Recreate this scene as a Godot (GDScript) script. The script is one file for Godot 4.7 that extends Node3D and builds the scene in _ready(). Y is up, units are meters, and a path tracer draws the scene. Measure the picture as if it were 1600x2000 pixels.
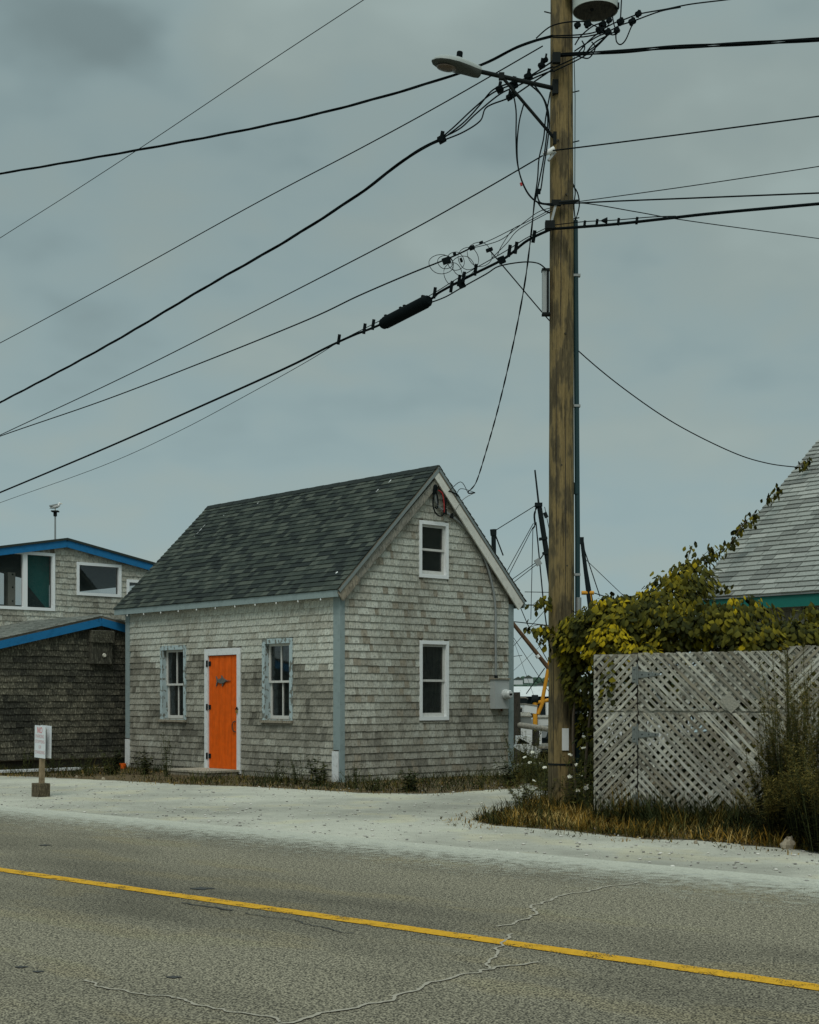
extends Node3D
# A shingled shack by a coast road, utility pole, lattice gate and vine, under an overcast sky.

const F := 2800.0
const HY := 1362.0
const EYE := 1.4
var rng := RandomNumberGenerator.new()
var used := {}
var M := {}
var T := {}

# ------------------------------------------------------------------ placing
func at(x: float, y: float, depth: float) -> Vector3:
	return Vector3((x - 800.0) / F * depth, EYE + (HY - y) / F * depth, -depth)
func gd(x: float, y: float, h := 0.0) -> Vector3:
	return at(x, y, (EYE - h) * F / (y - HY))

# ------------------------------------------------------------------ tree of things
func numbered(called: String) -> String:
	if not used.has(called):
		used[called] = 0
		return called
	used[called] += 1
	return "%s_%03d" % [called, used[called]]
func tag(o: Node3D, label: String, category: String, group := "", kind := "") -> Node3D:
	if label != "": o.set_meta("label", label)
	if category != "": o.set_meta("category", category)
	if group != "": o.set_meta("group", group)
	if kind != "": o.set_meta("kind", kind)
	return o
func thing(called: String, label: String, category: String, pos := Vector3.ZERO, basis := Basis(), group := "") -> Node3D:
	var o := Node3D.new()
	o.name = numbered(called)
	add_child(o)
	o.transform = Transform3D(basis, pos)
	tag(o, label, category, group)
	return o
func part(called: String, st, m: Material, parent: Node3D) -> MeshInstance3D:
	var o := MeshInstance3D.new()
	o.name = called
	var me: Mesh
	if st is SurfaceTool:
		me = st.commit()
	else:
		me = st
	o.mesh = me
	if m: o.material_override = m
	parent.add_child(o, true)
	return o
func solo(called: String, st, m: Material, label: String, category: String, group := "", kind := "") -> MeshInstance3D:
	var o := part(numbered(called), st, m, self)
	tag(o, label, category, group, kind)
	return o
func struct(called: String, st, m: Material) -> MeshInstance3D:
	var o := part(numbered(called), st, m, self)
	o.set_meta("kind", "structure")
	return o

# ------------------------------------------------------------------ shapes
func sf() -> SurfaceTool:
	var st := SurfaceTool.new()
	st.begin(Mesh.PRIMITIVE_TRIANGLES)
	return st
func tri(st: SurfaceTool, a: Vector3, b: Vector3, c: Vector3, n: Vector3, ua := Vector2.ZERO, ub := Vector2.ZERO, uc := Vector2.ZERO):
	# a, b, c counter-clockwise seen from n: stored clockwise for Godot
	st.set_normal(n); st.set_uv(ua); st.add_vertex(a)
	st.set_normal(n); st.set_uv(uc); st.add_vertex(c)
	st.set_normal(n); st.set_uv(ub); st.add_vertex(b)
func quad(st: SurfaceTool, a: Vector3, b: Vector3, c: Vector3, d: Vector3, uv := Rect2(0, 0, 1, 1)):
	var n := (b - a).cross(c - a)
	if n.length() < 1e-12: n = (c - a).cross(d - a)
	n = n.normalized()
	var ua := uv.position; var ub := uv.position + Vector2(uv.size.x, 0); var uc := uv.end; var ud := uv.position + Vector2(0, uv.size.y)
	tri(st, a, b, c, n, ua, ub, uc)
	tri(st, a, c, d, n, ua, uc, ud)
func box(st: SurfaceTool, c: Vector3, s: Vector3, b := Basis()):
	var x := b.x * s.x * 0.5; var y := b.y * s.y * 0.5; var z := b.z * s.z * 0.5
	quad(st, c - x - y + z, c + x - y + z, c + x + y + z, c - x + y + z)
	quad(st, c + x - y - z, c - x - y - z, c - x + y - z, c + x + y - z)
	quad(st, c + x - y + z, c + x - y - z, c + x + y - z, c + x + y + z)
	quad(st, c - x - y - z, c - x - y + z, c - x + y + z, c - x + y - z)
	quad(st, c - x + y + z, c + x + y + z, c + x + y - z, c - x + y - z)
	quad(st, c - x - y - z, c + x - y - z, c + x - y + z, c - x - y + z)
func boxm(c: Vector3, s: Vector3, b := Basis()) -> SurfaceTool:
	var st := sf(); box(st, c, s, b); return st
func prism(st: SurfaceTool, poly: PackedVector2Array, z0: float, z1: float, xf := Transform3D(), taper := 0.0):
	# convex polygon (counter-clockwise) in x, y, from z0 (back) to z1 (front)
	var n := poly.size()
	var f: Array[Vector3] = []; var k: Array[Vector3] = []
	for p in poly:
		f.append(xf * Vector3(p.x, p.y, z1)); k.append(xf * Vector3(p.x, p.y, z0))
	var nz := xf.basis.z.normalized()
	for i in range(1, n - 1):
		tri(st, f[0], f[i], f[i + 1], nz, poly[0], poly[i], poly[i + 1])
		tri(st, k[0], k[i + 1], k[i], -nz, poly[0], poly[i + 1], poly[i])
	for i in n:
		var j := (i + 1) % n
		quad(st, k[i], k[j], f[j], f[i])
func ring_frame(dir: Vector3) -> Basis:
	var d := dir.normalized()
	var a := Vector3.UP if absf(d.y) < 0.95 else Vector3.RIGHT
	var x := a.cross(d).normalized()
	return Basis(x, d.cross(x).normalized(), d)
func tube(st: SurfaceTool, pts: Array, r0: float, r1 := -1.0, sides := 7, cap := true):
	if r1 < 0.0: r1 = r0
	var n := pts.size()
	var prev: Array[Vector3] = []; var prevn: Array[Vector3] = []
	for i in n:
		var d: Vector3 = pts[mini(i + 1, n - 1)] - pts[maxi(i - 1, 0)]
		if d.length() < 1e-9: d = Vector3.UP
		var b := ring_frame(d)
		var r: float = lerpf(r0, r1, float(i) / maxf(n - 1, 1))
		var cur: Array[Vector3] = []; var curn: Array[Vector3] = []
		for s in sides:
			var a := TAU * s / sides
			var nn := b.x * cos(a) + b.y * sin(a)
			cur.append(pts[i] + nn * r); curn.append(nn)
		if i > 0:
			for s in sides:
				var t := (s + 1) % sides
				var u0 := float(s) / sides; var u1 := float(s + 1) / sides
				for q in [[prev[s], prevn[s], Vector2(u0, i - 1)], [cur[t], curn[t], Vector2(u1, i)], [prev[t], prevn[t], Vector2(u1, i - 1)], [prev[s], prevn[s], Vector2(u0, i - 1)], [cur[s], curn[s], Vector2(u0, i)], [cur[t], curn[t], Vector2(u1, i)]]:
					st.set_normal(q[1]); st.set_uv(q[2]); st.add_vertex(q[0])
		if cap and (i == 0 or i == n - 1):
			var nd := (b.z if i > 0 else -b.z)
			for s in sides:
				var t := (s + 1) % sides
				if i > 0: tri(st, pts[i], cur[s], cur[t], nd)
				else: tri(st, pts[i], cur[t], cur[s], nd)
		prev = cur; prevn = curn
func tubem(pts: Array, r0: float, r1 := -1.0, sides := 7) -> SurfaceTool:
	var st := sf(); tube(st, pts, r0, r1, sides); return st
func smooth(pts: Array, per := 8) -> Array:
	# Catmull-Rom through points
	var o := []
	var n := pts.size()
	for i in n - 1:
		var a: Vector3 = pts[maxi(i - 1, 0)]; var b: Vector3 = pts[i]; var c: Vector3 = pts[i + 1]; var d: Vector3 = pts[mini(i + 2, n - 1)]
		for k in per:
			o.append(b.cubic_interpolate(c, a, d, float(k) / per))
	o.append(pts[n - 1])
	return o
func pxline(px: Array, d0: float, d1: float) -> Array:
	# points given as photo positions, with the distance running evenly from d0 to d1 along x
	var o := []
	var total := 0.0
	for i in range(1, px.size()): total += (px[i] - px[i - 1]).length()
	var run := 0.0
	for i in px.size():
		if i > 0: run += (px[i] - px[i - 1]).length()
		var t := run / maxf(total, 1e-6)
		o.append(at(px[i].x, px[i].y, 1.0 / lerpf(1.0 / d0, 1.0 / d1, t)))
	return o
func twisted(path: Array, r: float, off: float, strands: int, pitch: float) -> Array:
	# strands wound round a path
	var out := []
	for s in strands:
		var pts := []
		var run := 0.0
		for i in path.size():
			if i > 0: run += (path[i] - path[i - 1]).length()
			var b := ring_frame(path[mini(i + 1, path.size() - 1)] - path[maxi(i - 1, 0)])
			var a := TAU * (run / pitch + float(s) / strands)
			pts.append(path[i] + (b.x * cos(a) + b.y * sin(a)) * off)
		out.append(pts)
	return out
func dense(path: Array, step: float) -> Array:
	var o := [path[0]]
	for i in range(1, path.size()):
		var n: int = maxi(1, int(ceil((path[i] - path[i - 1]).length() / step)))
		for k in range(1, n + 1): o.append(path[i - 1].lerp(path[i], float(k) / n))
	return o
func lathe(st: SurfaceTool, prof: Array, xf := Transform3D(), sides := 20):
	# profile of (radius, height) from bottom to top, about y
	for i in prof.size() - 1:
		var p: Vector2 = prof[i]; var q: Vector2 = prof[i + 1]
		var sl := Vector2(q.y - p.y, -(q.x - p.x)).normalized()
		for s in sides:
			var a := TAU * s / sides; var b := TAU * (s + 1) / sides
			var va := Vector3(cos(a), 0, sin(a)); var vb := Vector3(cos(b), 0, sin(b))
			var na := (xf.basis * (va * sl.x + Vector3.UP * sl.y)).normalized(); var nb := (xf.basis * (vb * sl.x + Vector3.UP * sl.y)).normalized()
			var p0 := xf * (va * p.x + Vector3.UP * p.y); var p1 := xf * (vb * p.x + Vector3.UP * p.y)
			var q0 := xf * (va * q.x + Vector3.UP * q.y); var q1 := xf * (vb * q.x + Vector3.UP * q.y)
			var u0 := float(s) / sides; var u1 := float(s + 1) / sides
			for v in [[p0, na, Vector2(u0, p.y)], [p1, nb, Vector2(u1, p.y)], [q1, nb, Vector2(u1, q.y)], [p0, na, Vector2(u0, p.y)], [q1, nb, Vector2(u1, q.y)], [q0, na, Vector2(u0, q.y)]]:
				st.set_normal(v[1]); st.set_uv(v[2]); st.add_vertex(v[0])
func sheet(poly: PackedVector2Array, y: float, ax := Vector2(1, 0), sc := Vector2.ONE) -> SurfaceTool:
	# flat ground sheet from (x, z) points; uv in metres
	var st := sf()
	var idx := Geometry2D.triangulate_polygon(poly)
	for i in range(0, idx.size(), 3):
		var p := [poly[idx[i]], poly[idx[i + 1]], poly[idx[i + 2]]]
		var a := Vector3(p[0].x, y, p[0].y); var b := Vector3(p[1].x, y, p[1].y); var c := Vector3(p[2].x, y, p[2].y)
		if (b - a).cross(c - a).y < 0.0:
			var t := b; b = c; c = t
		for v in [a, c, b]:
			st.set_normal(Vector3.UP); st.set_uv(Vector2(v.x, v.z)); st.set_uv2(Vector2(Vector2(v.x, v.z).dot(ax), Vector2(v.x, v.z).dot(Vector2(-ax.y, ax.x))) * sc); st.add_vertex(v)
	return st
func clip(poly: PackedVector2Array, p: Vector2, n: Vector2) -> PackedVector2Array:
	# keeps the side where (q - p).n <= 0
	var o := PackedVector2Array()
	for i in poly.size():
		var a := poly[i]; var b := poly[(i + 1) % poly.size()]
		var da := (a - p).dot(n); var db := (b - p).dot(n)
		if da <= 0.0: o.append(a)
		if da * db < 0.0: o.append(a.lerp(b, da / (da - db)))
	return o

# ------------------------------------------------------------------ textures and materials
func noise_bytes(w: int, h: int, freq: float, sd: int, oct := 4, stretch := 1) -> PackedByteArray:
	var n := FastNoiseLite.new()
	n.seed = sd; n.frequency = freq; n.noise_type = FastNoiseLite.TYPE_SIMPLEX_SMOOTH
	n.fractal_octaves = oct
	var im := n.get_seamless_image(w, maxi(8, h / stretch))
	if stretch > 1: im.resize(w, h, Image.INTERPOLATE_CUBIC)
	im.convert(Image.FORMAT_L8)
	return im.get_data()
func tex_of(w: int, h: int, f: Callable, encode := true) -> ImageTexture:
	var d := PackedByteArray(); d.resize(w * h * 3)
	for i in w * h:
		var c: Color = f.call(i)
		if encode: c = Color(pow(maxf(c.r, 0.0), 0.4545), pow(maxf(c.g, 0.0), 0.4545), pow(maxf(c.b, 0.0), 0.4545))
		d[i * 3] = int(clampf(c.r, 0, 1) * 255.0); d[i * 3 + 1] = int(clampf(c.g, 0, 1) * 255.0); d[i * 3 + 2] = int(clampf(c.b, 0, 1) * 255.0)
	return ImageTexture.create_from_image(Image.create_from_data(w, h, false, Image.FORMAT_RGB8, d))
func ss(a: float, b: float, x: float) -> float:
	return smoothstep(a, b, x)
func lin(r: float, g: float, b: float) -> Color:
	return Color(r, g, b).linear_to_srgb()
func mat(called: String, c: Color, rough := 0.85, tex: Texture2D = null, scale := Vector3.ONE, tri_map := false) -> StandardMaterial3D:
	var m := StandardMaterial3D.new()
	m.resource_name = called
	m.albedo_color = c.linear_to_srgb()
	m.roughness = rough
	m.metallic_specular = 0.35
	if tex:
		m.albedo_texture = tex
		m.uv1_scale = scale
		m.uv1_triplanar = tri_map
	M[called] = m
	return m
func bump(m: StandardMaterial3D, tex: Texture2D, depth_cm: float):
	m.heightmap_enabled = true
	m.heightmap_texture = tex
	m.heightmap_scale = depth_cm

func make_materials():
	var w := 512
	var a := noise_bytes(w, w, 0.11, 1, 3, 16); var b := noise_bytes(w, w, 0.035, 2, 3, 8); var c := noise_bytes(w, w, 0.012, 3, 4); var d := noise_bytes(w, w, 0.3, 4, 2, 4)
	# weathered wood: vertical grain, value about 0.8
	T.wood = tex_of(w, w, func(i):
		var g := a[i] / 255.0; var s := b[i] / 255.0; var bl := c[i] / 255.0; var f := d[i] / 255.0
		var v := 0.80 + (g - 0.5) * 0.42 + (s - 0.5) * 0.32 + (f - 0.5) * 0.22
		v *= lerpf(1.0, 0.68, ss(0.56, 0.72, bl))
		v *= lerpf(0.62, 1.0, ss(0.26, 0.40, g))
		v = clampf(v, 0.12, 1.0)
		var warm := ss(0.55, 0.8, s)
		return Color(v, v * lerpf(1.0, 0.955, warm), v * lerpf(0.985, 0.87, warm)))
	T.wood_dark = tex_of(w, w, func(i):
		var g := a[i] / 255.0; var s := b[i] / 255.0; var bl := c[i] / 255.0; var f := d[i] / 255.0
		var v := 0.42 + (g - 0.5) * 0.5 + (f - 0.5) * 0.3
		v += ss(0.52, 0.66, s) * ss(0.40, 0.6, bl) * 0.95
		v *= lerpf(0.55, 1.0, ss(0.28, 0.45, g))
		v = clampf(v, 0.06, 1.0)
		return Color(v, v * 0.98, v * 0.88))
	var e := noise_bytes(w, w, 0.02, 5, 4); var f2 := noise_bytes(w, w, 0.2, 6, 2)
	T.paint = tex_of(w, w, func(i):
		var p := e[i] / 255.0 * 0.7 + a[i] / 255.0 * 0.3; var q := f2[i] / 255.0
		var v := 0.92 + (q - 0.5) * 0.1 - ss(0.55, 0.75, c[i] / 255.0) * 0.10
		if p > 0.80: return Color(v * 0.62, v * 0.56, v * 0.48)
		return Color(v, v, v))
	T.peel = tex_of(w, w, func(i):
		var p := e[i] / 255.0 * 0.6 + b[i] / 255.0 * 0.4; var q := f2[i] / 255.0
		var v := 0.95 + (q - 0.5) * 0.12
		if p > 0.60: return Color(0.42 * v, 0.36 * v, 0.31 * v)
		if p > 0.565: return Color(0.78 * v, 0.76 * v, 0.74 * v)
		return Color(v, v, v))
	T.weather = tex_of(w, w, func(i):
		var v := 0.90 + (b[i] / 255.0 - 0.5) * 0.16 + (c[i] / 255.0 - 0.5) * 0.24 + (a[i] / 255.0 - 0.5) * 0.12
		return Color(v, v, v))
	# granules for asphalt shingles
	var g1 := noise_bytes(w, w, 0.45, 7, 2); var g2 := noise_bytes(w, w, 0.03, 8, 4)
	T.granule = tex_of(w, w, func(i):
		var v := 0.72 + (g1[i] / 255.0 - 0.5) * 0.55 + (g2[i] / 255.0 - 0.5) * 0.35
		return Color(v, v, v))
	# asphalt and gravel, 1024 px
	var z := 1024
	var h1 := noise_bytes(z, z, 0.15, 11, 4); var h5 := noise_bytes(z, z, 0.055, 64, 3); var h2 := noise_bytes(z, z, 0.42, 12, 1); var h3 := noise_bytes(z, z, 0.012, 13, 4)
	T.asphalt = tex_of(z, z, func(i):
		var p := h1[i] / 255.0; var q := h2[i] / 255.0; var r := h3[i] / 255.0
		var v := lerpf(0.14, 0.94, ss(0.36, 0.62, p * 0.72 + h5[i] / 255.0 * 0.28)) + (q - 0.5) * 0.34 + (r - 0.5) * 0.10
		v = clampf(v, 0.08, 1.0)
		return Color(v, v * 0.985, v * 0.93))
	T.asphalt_h = tex_of(z, z, func(i):
		var p := h1[i] / 255.0; var q := h2[i] / 255.0
		var v := clampf(0.5 + (p - 0.5) * 1.3 + (q - 0.5) * 0.5, 0, 1)
		return Color(v, v, v), false)
	T.gravel = tex_of(z, z, func(i):
		var p := h1[i] / 255.0; var q := h2[i] / 255.0; var r := h3[i] / 255.0
		var v := 0.82 + (p - 0.5) * 0.42 + (q - 0.5) * 0.42 + (r - 0.5) * 0.16
		if q > 0.80 and p < 0.45: v *= 0.6
		return Color(v, v * 0.99, v * 0.955))
	# macro wear of ground, repeats over tens of metres
	var k1 := noise_bytes(w, w, 0.008, 14, 5); var k2 := noise_bytes(w, w, 0.03, 15, 4)
	T.macro = tex_of(w, w, func(i):
		var v := 0.90 + (k1[i] / 255.0 - 0.5) * 0.62 + (k2[i] / 255.0 - 0.5) * 0.34
		var sand := ss(0.5, 0.75, k2[i] / 255.0)
		return Color(v, v * lerpf(1.0, 0.965, sand), v * lerpf(1.0, 0.88, sand)))
	# utility pole: long checks, dark creosote stains, tan wood
	var pw := 256; var ph := 2048
	var p1 := noise_bytes(pw, ph, 0.14, 16, 3, 32); var p2 := noise_bytes(pw, ph, 0.014, 17, 4, 3); var p3 := noise_bytes(pw, ph, 0.05, 18, 3, 6); var p4 := noise_bytes(pw, ph, 0.3, 19, 2, 8)
	T.pole = tex_of(pw, ph, func(i):
		var g := p1[i] / 255.0; var bl := p2[i] / 255.0; var s := p3[i] / 255.0; var f := p4[i] / 255.0
		var v := 0.60 + (g - 0.5) * 0.40 + (f - 0.5) * 0.24
		var dark := ss(0.40, 0.62, bl * 0.65 + s * 0.35)
		v *= lerpf(1.0, 0.48, dark)
		if g < 0.22: v *= 0.6
		v = clampf(v, 0.07, 1.0)
		return Color(v, v * lerpf(0.93, 1.0, dark), v * lerpf(0.70, 0.92, dark)))
	var wood_scale := Vector3(1, 1, 1)
	# cedar shingles from bleached to dark
	var tones := [[0.70, 0.715, 0.65], [0.62, 0.62, 0.555], [0.53, 0.52, 0.455], [0.415, 0.40, 0.345], [0.30, 0.288, 0.245], [0.195, 0.187, 0.157], [0.42, 0.38, 0.31]]
	for i in tones.size():
		var t: Array = tones[i]
		var m := mat("cedar_%d" % i, Color(t[0], t[1], t[2]), 0.9, T.wood, wood_scale)
		bump(m, T.wood, 0.25)
	var dk := [[0.175, 0.172, 0.145], [0.125, 0.125, 0.107], [0.26, 0.25, 0.208], [0.08, 0.082, 0.072]]
	for i in dk.size():
		var t: Array = dk[i]
		var m := mat("old_cedar_%d" % i, Color(t[0], t[1], t[2]), 0.92, T.wood_dark, wood_scale)
		bump(m, T.wood_dark, 0.3)
	var rf := [[0.062, 0.077, 0.064], [0.043, 0.056, 0.049], [0.025, 0.034, 0.032], [0.092, 0.108, 0.089], [0.054, 0.069, 0.058]]
	for i in rf.size():
		var t: Array = rf[i]
		mat("roofing_%d" % i, Color(t[0], t[1], t[2]), 0.95, T.granule, Vector3(2, 2, 2))
	var rg := [[0.38, 0.40, 0.37], [0.31, 0.325, 0.30], [0.46, 0.475, 0.44], [0.25, 0.262, 0.243]]
	for i in rg.size():
		var t: Array = rg[i]
		mat("grey_roofing_%d" % i, Color(t[0], t[1], t[2]), 0.95, T.granule, Vector3(2, 2, 2))
	mat("backing", Color(0.17, 0.145, 0.11), 0.95)
	mat("inside", Color(0.26, 0.24, 0.21), 0.95)
	mat("white_trim", Color(0.72, 0.74, 0.75), 0.6, T.paint, Vector3(1.3, 1.3, 1.3), true)
	mat("clean_white", Color(0.74, 0.76, 0.77), 0.5)
	mat("sash_white", Color(0.60, 0.60, 0.57), 0.6, T.paint, Vector3(2, 2, 2), true)
	mat("blue_trim", Color(0.265, 0.33, 0.335), 0.7, T.paint, Vector3(0.9, 0.9, 0.9), true)
	mat("peeling_trim", Color(0.40, 0.49, 0.51), 0.75, T.peel, Vector3(0.75, 0.75, 0.75), true)
	mat("bare_board", Color(0.36, 0.32, 0.255), 0.9, T.wood, Vector3(1.5, 1.5, 1.5), true)
	mat("grey_board", Color(0.34, 0.325, 0.285), 0.9, T.wood, Vector3(1.5, 1.5, 1.5), true)
	mat("step_board", Color(0.50, 0.46, 0.375), 0.9, T.wood, Vector3(1.5, 1.5, 1.5), true)
	mat("rake_white", Color(0.72, 0.71, 0.65), 0.7, T.paint, Vector3(1, 1, 1), true)
	mat("drip_edge", Color(0.20, 0.235, 0.235), 0.6)
	mat("blue_paint", Color(0.012, 0.155, 0.36), 0.6, T.paint, Vector3(0.8, 0.8, 0.8), true)
	mat("green_paint", Color(0.012, 0.15, 0.125), 0.5)
	mat("orange_paint", Color(0.76, 0.115, 0.004), 0.6, T.weather, Vector3(0.9, 0.9, 0.9), true)
	var glass := mat("glass", Color(0.02, 0.03, 0.03), 0.03)
	glass.transparency = BaseMaterial3D.TRANSPARENCY_ALPHA
	glass.albedo_color.a = 0.25
	glass.metallic_specular = 0.5
	mat("iron", Color(0.014, 0.017, 0.017), 0.7)
	M.iron.metallic_specular = 0.15
	mat("rust", Color(0.12, 0.055, 0.03), 0.8)
	mat("brass", Color(0.42, 0.30, 0.10), 0.4)
	M.brass.metallic = 0.7
	mat("fish_grey", Color(0.16, 0.16, 0.15), 0.7, T.wood, Vector3(4, 4, 4), true)
	mat("cable_black", Color(0.006, 0.009, 0.010), 0.75)
	M.cable_black.metallic_specular = 0.12
	mat("cable_red", Color(0.35, 0.03, 0.03), 0.6)
	mat("galvanised", Color(0.30, 0.32, 0.32), 0.5)
	M.galvanised.metallic = 0.4
	mat("meter_grey", Color(0.40, 0.425, 0.42), 0.5)
	mat("meter_glass", Color(0.55, 0.57, 0.56), 0.12)
	mat("lamp_grey", Color(0.30, 0.33, 0.32), 0.5)
	mat("lamp_under_shade", Color(0.05, 0.055, 0.048), 0.6)  # shade of the lamp underside put into a darker grey
	mat("lamp_lens", Color(0.11, 0.085, 0.065), 0.2)
	mat("tank_grey", Color(0.42, 0.46, 0.44), 0.5)
	mat("conduit_green", Color(0.014, 0.042, 0.048), 0.5)
	mat("pole_wood", Color(0.30, 0.238, 0.142), 0.95, T.pole, Vector3(1, 1, 1))
	bump(M.pole_wood, T.pole, 0.6)
	mat("plate_white", Color(0.66, 0.68, 0.68), 0.5)
	mat("lattice_0", Color(0.54, 0.535, 0.475), 0.9, T.wood, Vector3(1.2, 1.2, 1.2))
	mat("lattice_1", Color(0.41, 0.40, 0.345), 0.9, T.wood, Vector3(1.2, 1.2, 1.2))
	mat("lattice_2", Color(0.29, 0.27, 0.22), 0.9, T.wood, Vector3(1.2, 1.2, 1.2))
	mat("hinge_steel", Color(0.20, 0.225, 0.215), 0.7, T.granule, Vector3(1.5, 1.5, 1.5), true)
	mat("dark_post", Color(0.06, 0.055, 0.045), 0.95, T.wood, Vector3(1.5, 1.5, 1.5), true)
	mat("block_wood", Color(0.19, 0.155, 0.11), 0.95, T.wood_dark, Vector3(3, 3, 3), true)
	mat("post_wood", Color(0.34, 0.26, 0.165), 0.9, T.wood, Vector3(2, 2, 2), true)
	mat("sign_white", Color(0.66, 0.69, 0.72), 0.5)
	mat("sign_red", Color(0.55, 0.05, 0.06), 0.6)
	mat("sign_faded", Color(0.52, 0.33, 0.34), 0.6)
	mat("rock", Color(0.46, 0.39, 0.29), 0.95, T.granule, Vector3(4, 4, 4), true)
	mat("soil", Color(0.13, 0.095, 0.05), 1.0, T.gravel, Vector3(0.7, 0.7, 0.7))
	mat("boat_white", Color(0.62, 0.64, 0.64), 0.5, T.paint, Vector3(0.5, 0.5, 0.5), true)
	mat("boat_dark", Color(0.014, 0.019, 0.02), 0.8)
	M.boat_dark.metallic_specular = 0.12
	mat("boat_brown", Color(0.13, 0.075, 0.04), 0.8, T.wood, Vector3(1, 1, 1), true)
	mat("boat_yellow", Color(0.62, 0.28, 0.02), 0.6, T.paint, Vector3(1.5, 1.5, 1.5), true)
	mat("teal_panel", Color(0.015, 0.22, 0.21), 0.8)
	mat("pale_cloth", Color(0.62, 0.60, 0.52), 0.8)
	mat("gull_white", Color(0.7, 0.7, 0.7), 0.7)
	mat("water", Color(0.10, 0.15, 0.155), 0.12)
	mat("hazy_green", Color(0.045, 0.075, 0.055), 1.0)  # distance haze is mixed into this green
	mat("yellow_line", Color(0.66, 0.35, 0.012), 0.8, T.macro, Vector3(1.2, 1.2, 1.2))
	mat("white_line", Color(0.58, 0.62, 0.62), 0.85, T.gravel, Vector3(0.8, 0.8, 0.8))
	mat("crack_fill", Color(0.32, 0.29, 0.235), 1.0)
	mat("tar", Color(0.045, 0.045, 0.043), 0.8)
	var asp := mat("asphalt", Color(0.36, 0.325, 0.25), 0.95, T.asphalt, Vector3(0.42, 0.42, 0.42))
	bump(asp, T.asphalt_h, 0.22)
	var gra := mat("gravel", Color(0.56, 0.55, 0.48), 1.0, T.gravel, Vector3(0.45, 0.45, 0.45))
	bump(gra, T.asphalt_h, 0.35)
	# dust grains: opaque where a grain lies, clear between; rows run from the shoulder to the lane
	var dw := 2048; var dh := 1024
	var f1 := noise_bytes(dw, dh, 0.22, 61, 2); var f3 := noise_bytes(dw, dh, 0.012, 62, 4); var f4 := noise_bytes(dw, dh, 0.05, 63, 3)
	var dd := PackedByteArray(); dd.resize(dw * dh * 4)
	for i in dw * dh:
		var row := float(i / dw) / dh
		var patch := (f3[i] / 255.0 - 0.5) * 0.75 + (f4[i] / 255.0 - 0.5) * 0.5
		var need := lerpf(0.0, 0.95, pow(row, 0.62)) + patch * 0.55
		var g := f1[i] / 255.0
		var v := pow(clampf(0.78 + (g - 0.5) * 0.7 + (f4[i] / 255.0 - 0.5) * 0.4, 0, 1), 0.4545) * 255.0
		dd[i * 4] = int(v); dd[i * 4 + 1] = int(v); dd[i * 4 + 2] = int(v * 0.985); dd[i * 4 + 3] = 255 if g > need else 0
	var wz := 1024
	var pd := PackedByteArray(); pd.resize(wz * wz * 4)
	for i in wz * wz:
		var wear := h1[i] / 255.0 * 0.55 + h3[i] / 255.0 * 0.45
		var v := int(pow(clampf(0.86 + (h2[i] / 255.0 - 0.5) * 0.3 + (h5[i] / 255.0 - 0.5) * 0.35, 0, 1), 0.4545) * 255.0)
		pd[i * 4] = v; pd[i * 4 + 1] = v; pd[i * 4 + 2] = v; pd[i * 4 + 3] = 255 if wear > 0.355 else 0
	var ptex := ImageTexture.create_from_image(Image.create_from_data(wz, wz, false, Image.FORMAT_RGBA8, pd))
	for q in [M.yellow_line, M.white_line]:
		q.albedo_texture = ptex
		q.uv1_scale = Vector3(0.42, 0.42, 0.42)
		q.transparency = BaseMaterial3D.TRANSPARENCY_ALPHA_SCISSOR
		q.alpha_scissor_threshold = 0.5
	var du := mat("dust", Color(0.53, 0.525, 0.46), 1.0, ImageTexture.create_from_image(Image.create_from_data(dw, dh, false, Image.FORMAT_RGBA8, dd)))
	du.transparency = BaseMaterial3D.TRANSPARENCY_ALPHA_SCISSOR
	du.alpha_scissor_threshold = 0.5
	for q in [asp, gra]:
		q.detail_enabled = true
		q.detail_blend_mode = BaseMaterial3D.BLEND_MODE_MUL
		q.detail_albedo = T.macro
		q.detail_uv_layer = BaseMaterial3D.DETAIL_UV_2
		q.uv2_scale = Vector3(0.055, 0.055, 0.055)
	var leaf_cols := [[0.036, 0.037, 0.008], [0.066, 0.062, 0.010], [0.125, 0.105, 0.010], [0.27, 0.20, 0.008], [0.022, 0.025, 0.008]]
	for i in leaf_cols.size():
		var t: Array = leaf_cols[i]
		var m := mat("leaf_%d" % i, Color(t[0], t[1], t[2]), 0.55)
		m.metallic_specular = 0.12
		m.backlight_enabled = true
		m.backlight = Color(t[0] * 0.6, t[1] * 0.6, t[2] * 0.4).linear_to_srgb()
	var vl := mat("leaves_tinted", Color(1, 1, 1), 0.6)
	vl.vertex_color_use_as_albedo = true
	vl.metallic_specular = 0.12
	mat("petal", Color(0.68, 0.66, 0.56), 0.8)
	mat("stem_green", Color(0.07, 0.08, 0.025), 0.8)
	mat("stem_dry", Color(0.28, 0.22, 0.11), 0.9)
	mat("vine_wood", Color(0.09, 0.07, 0.05), 0.95)

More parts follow.
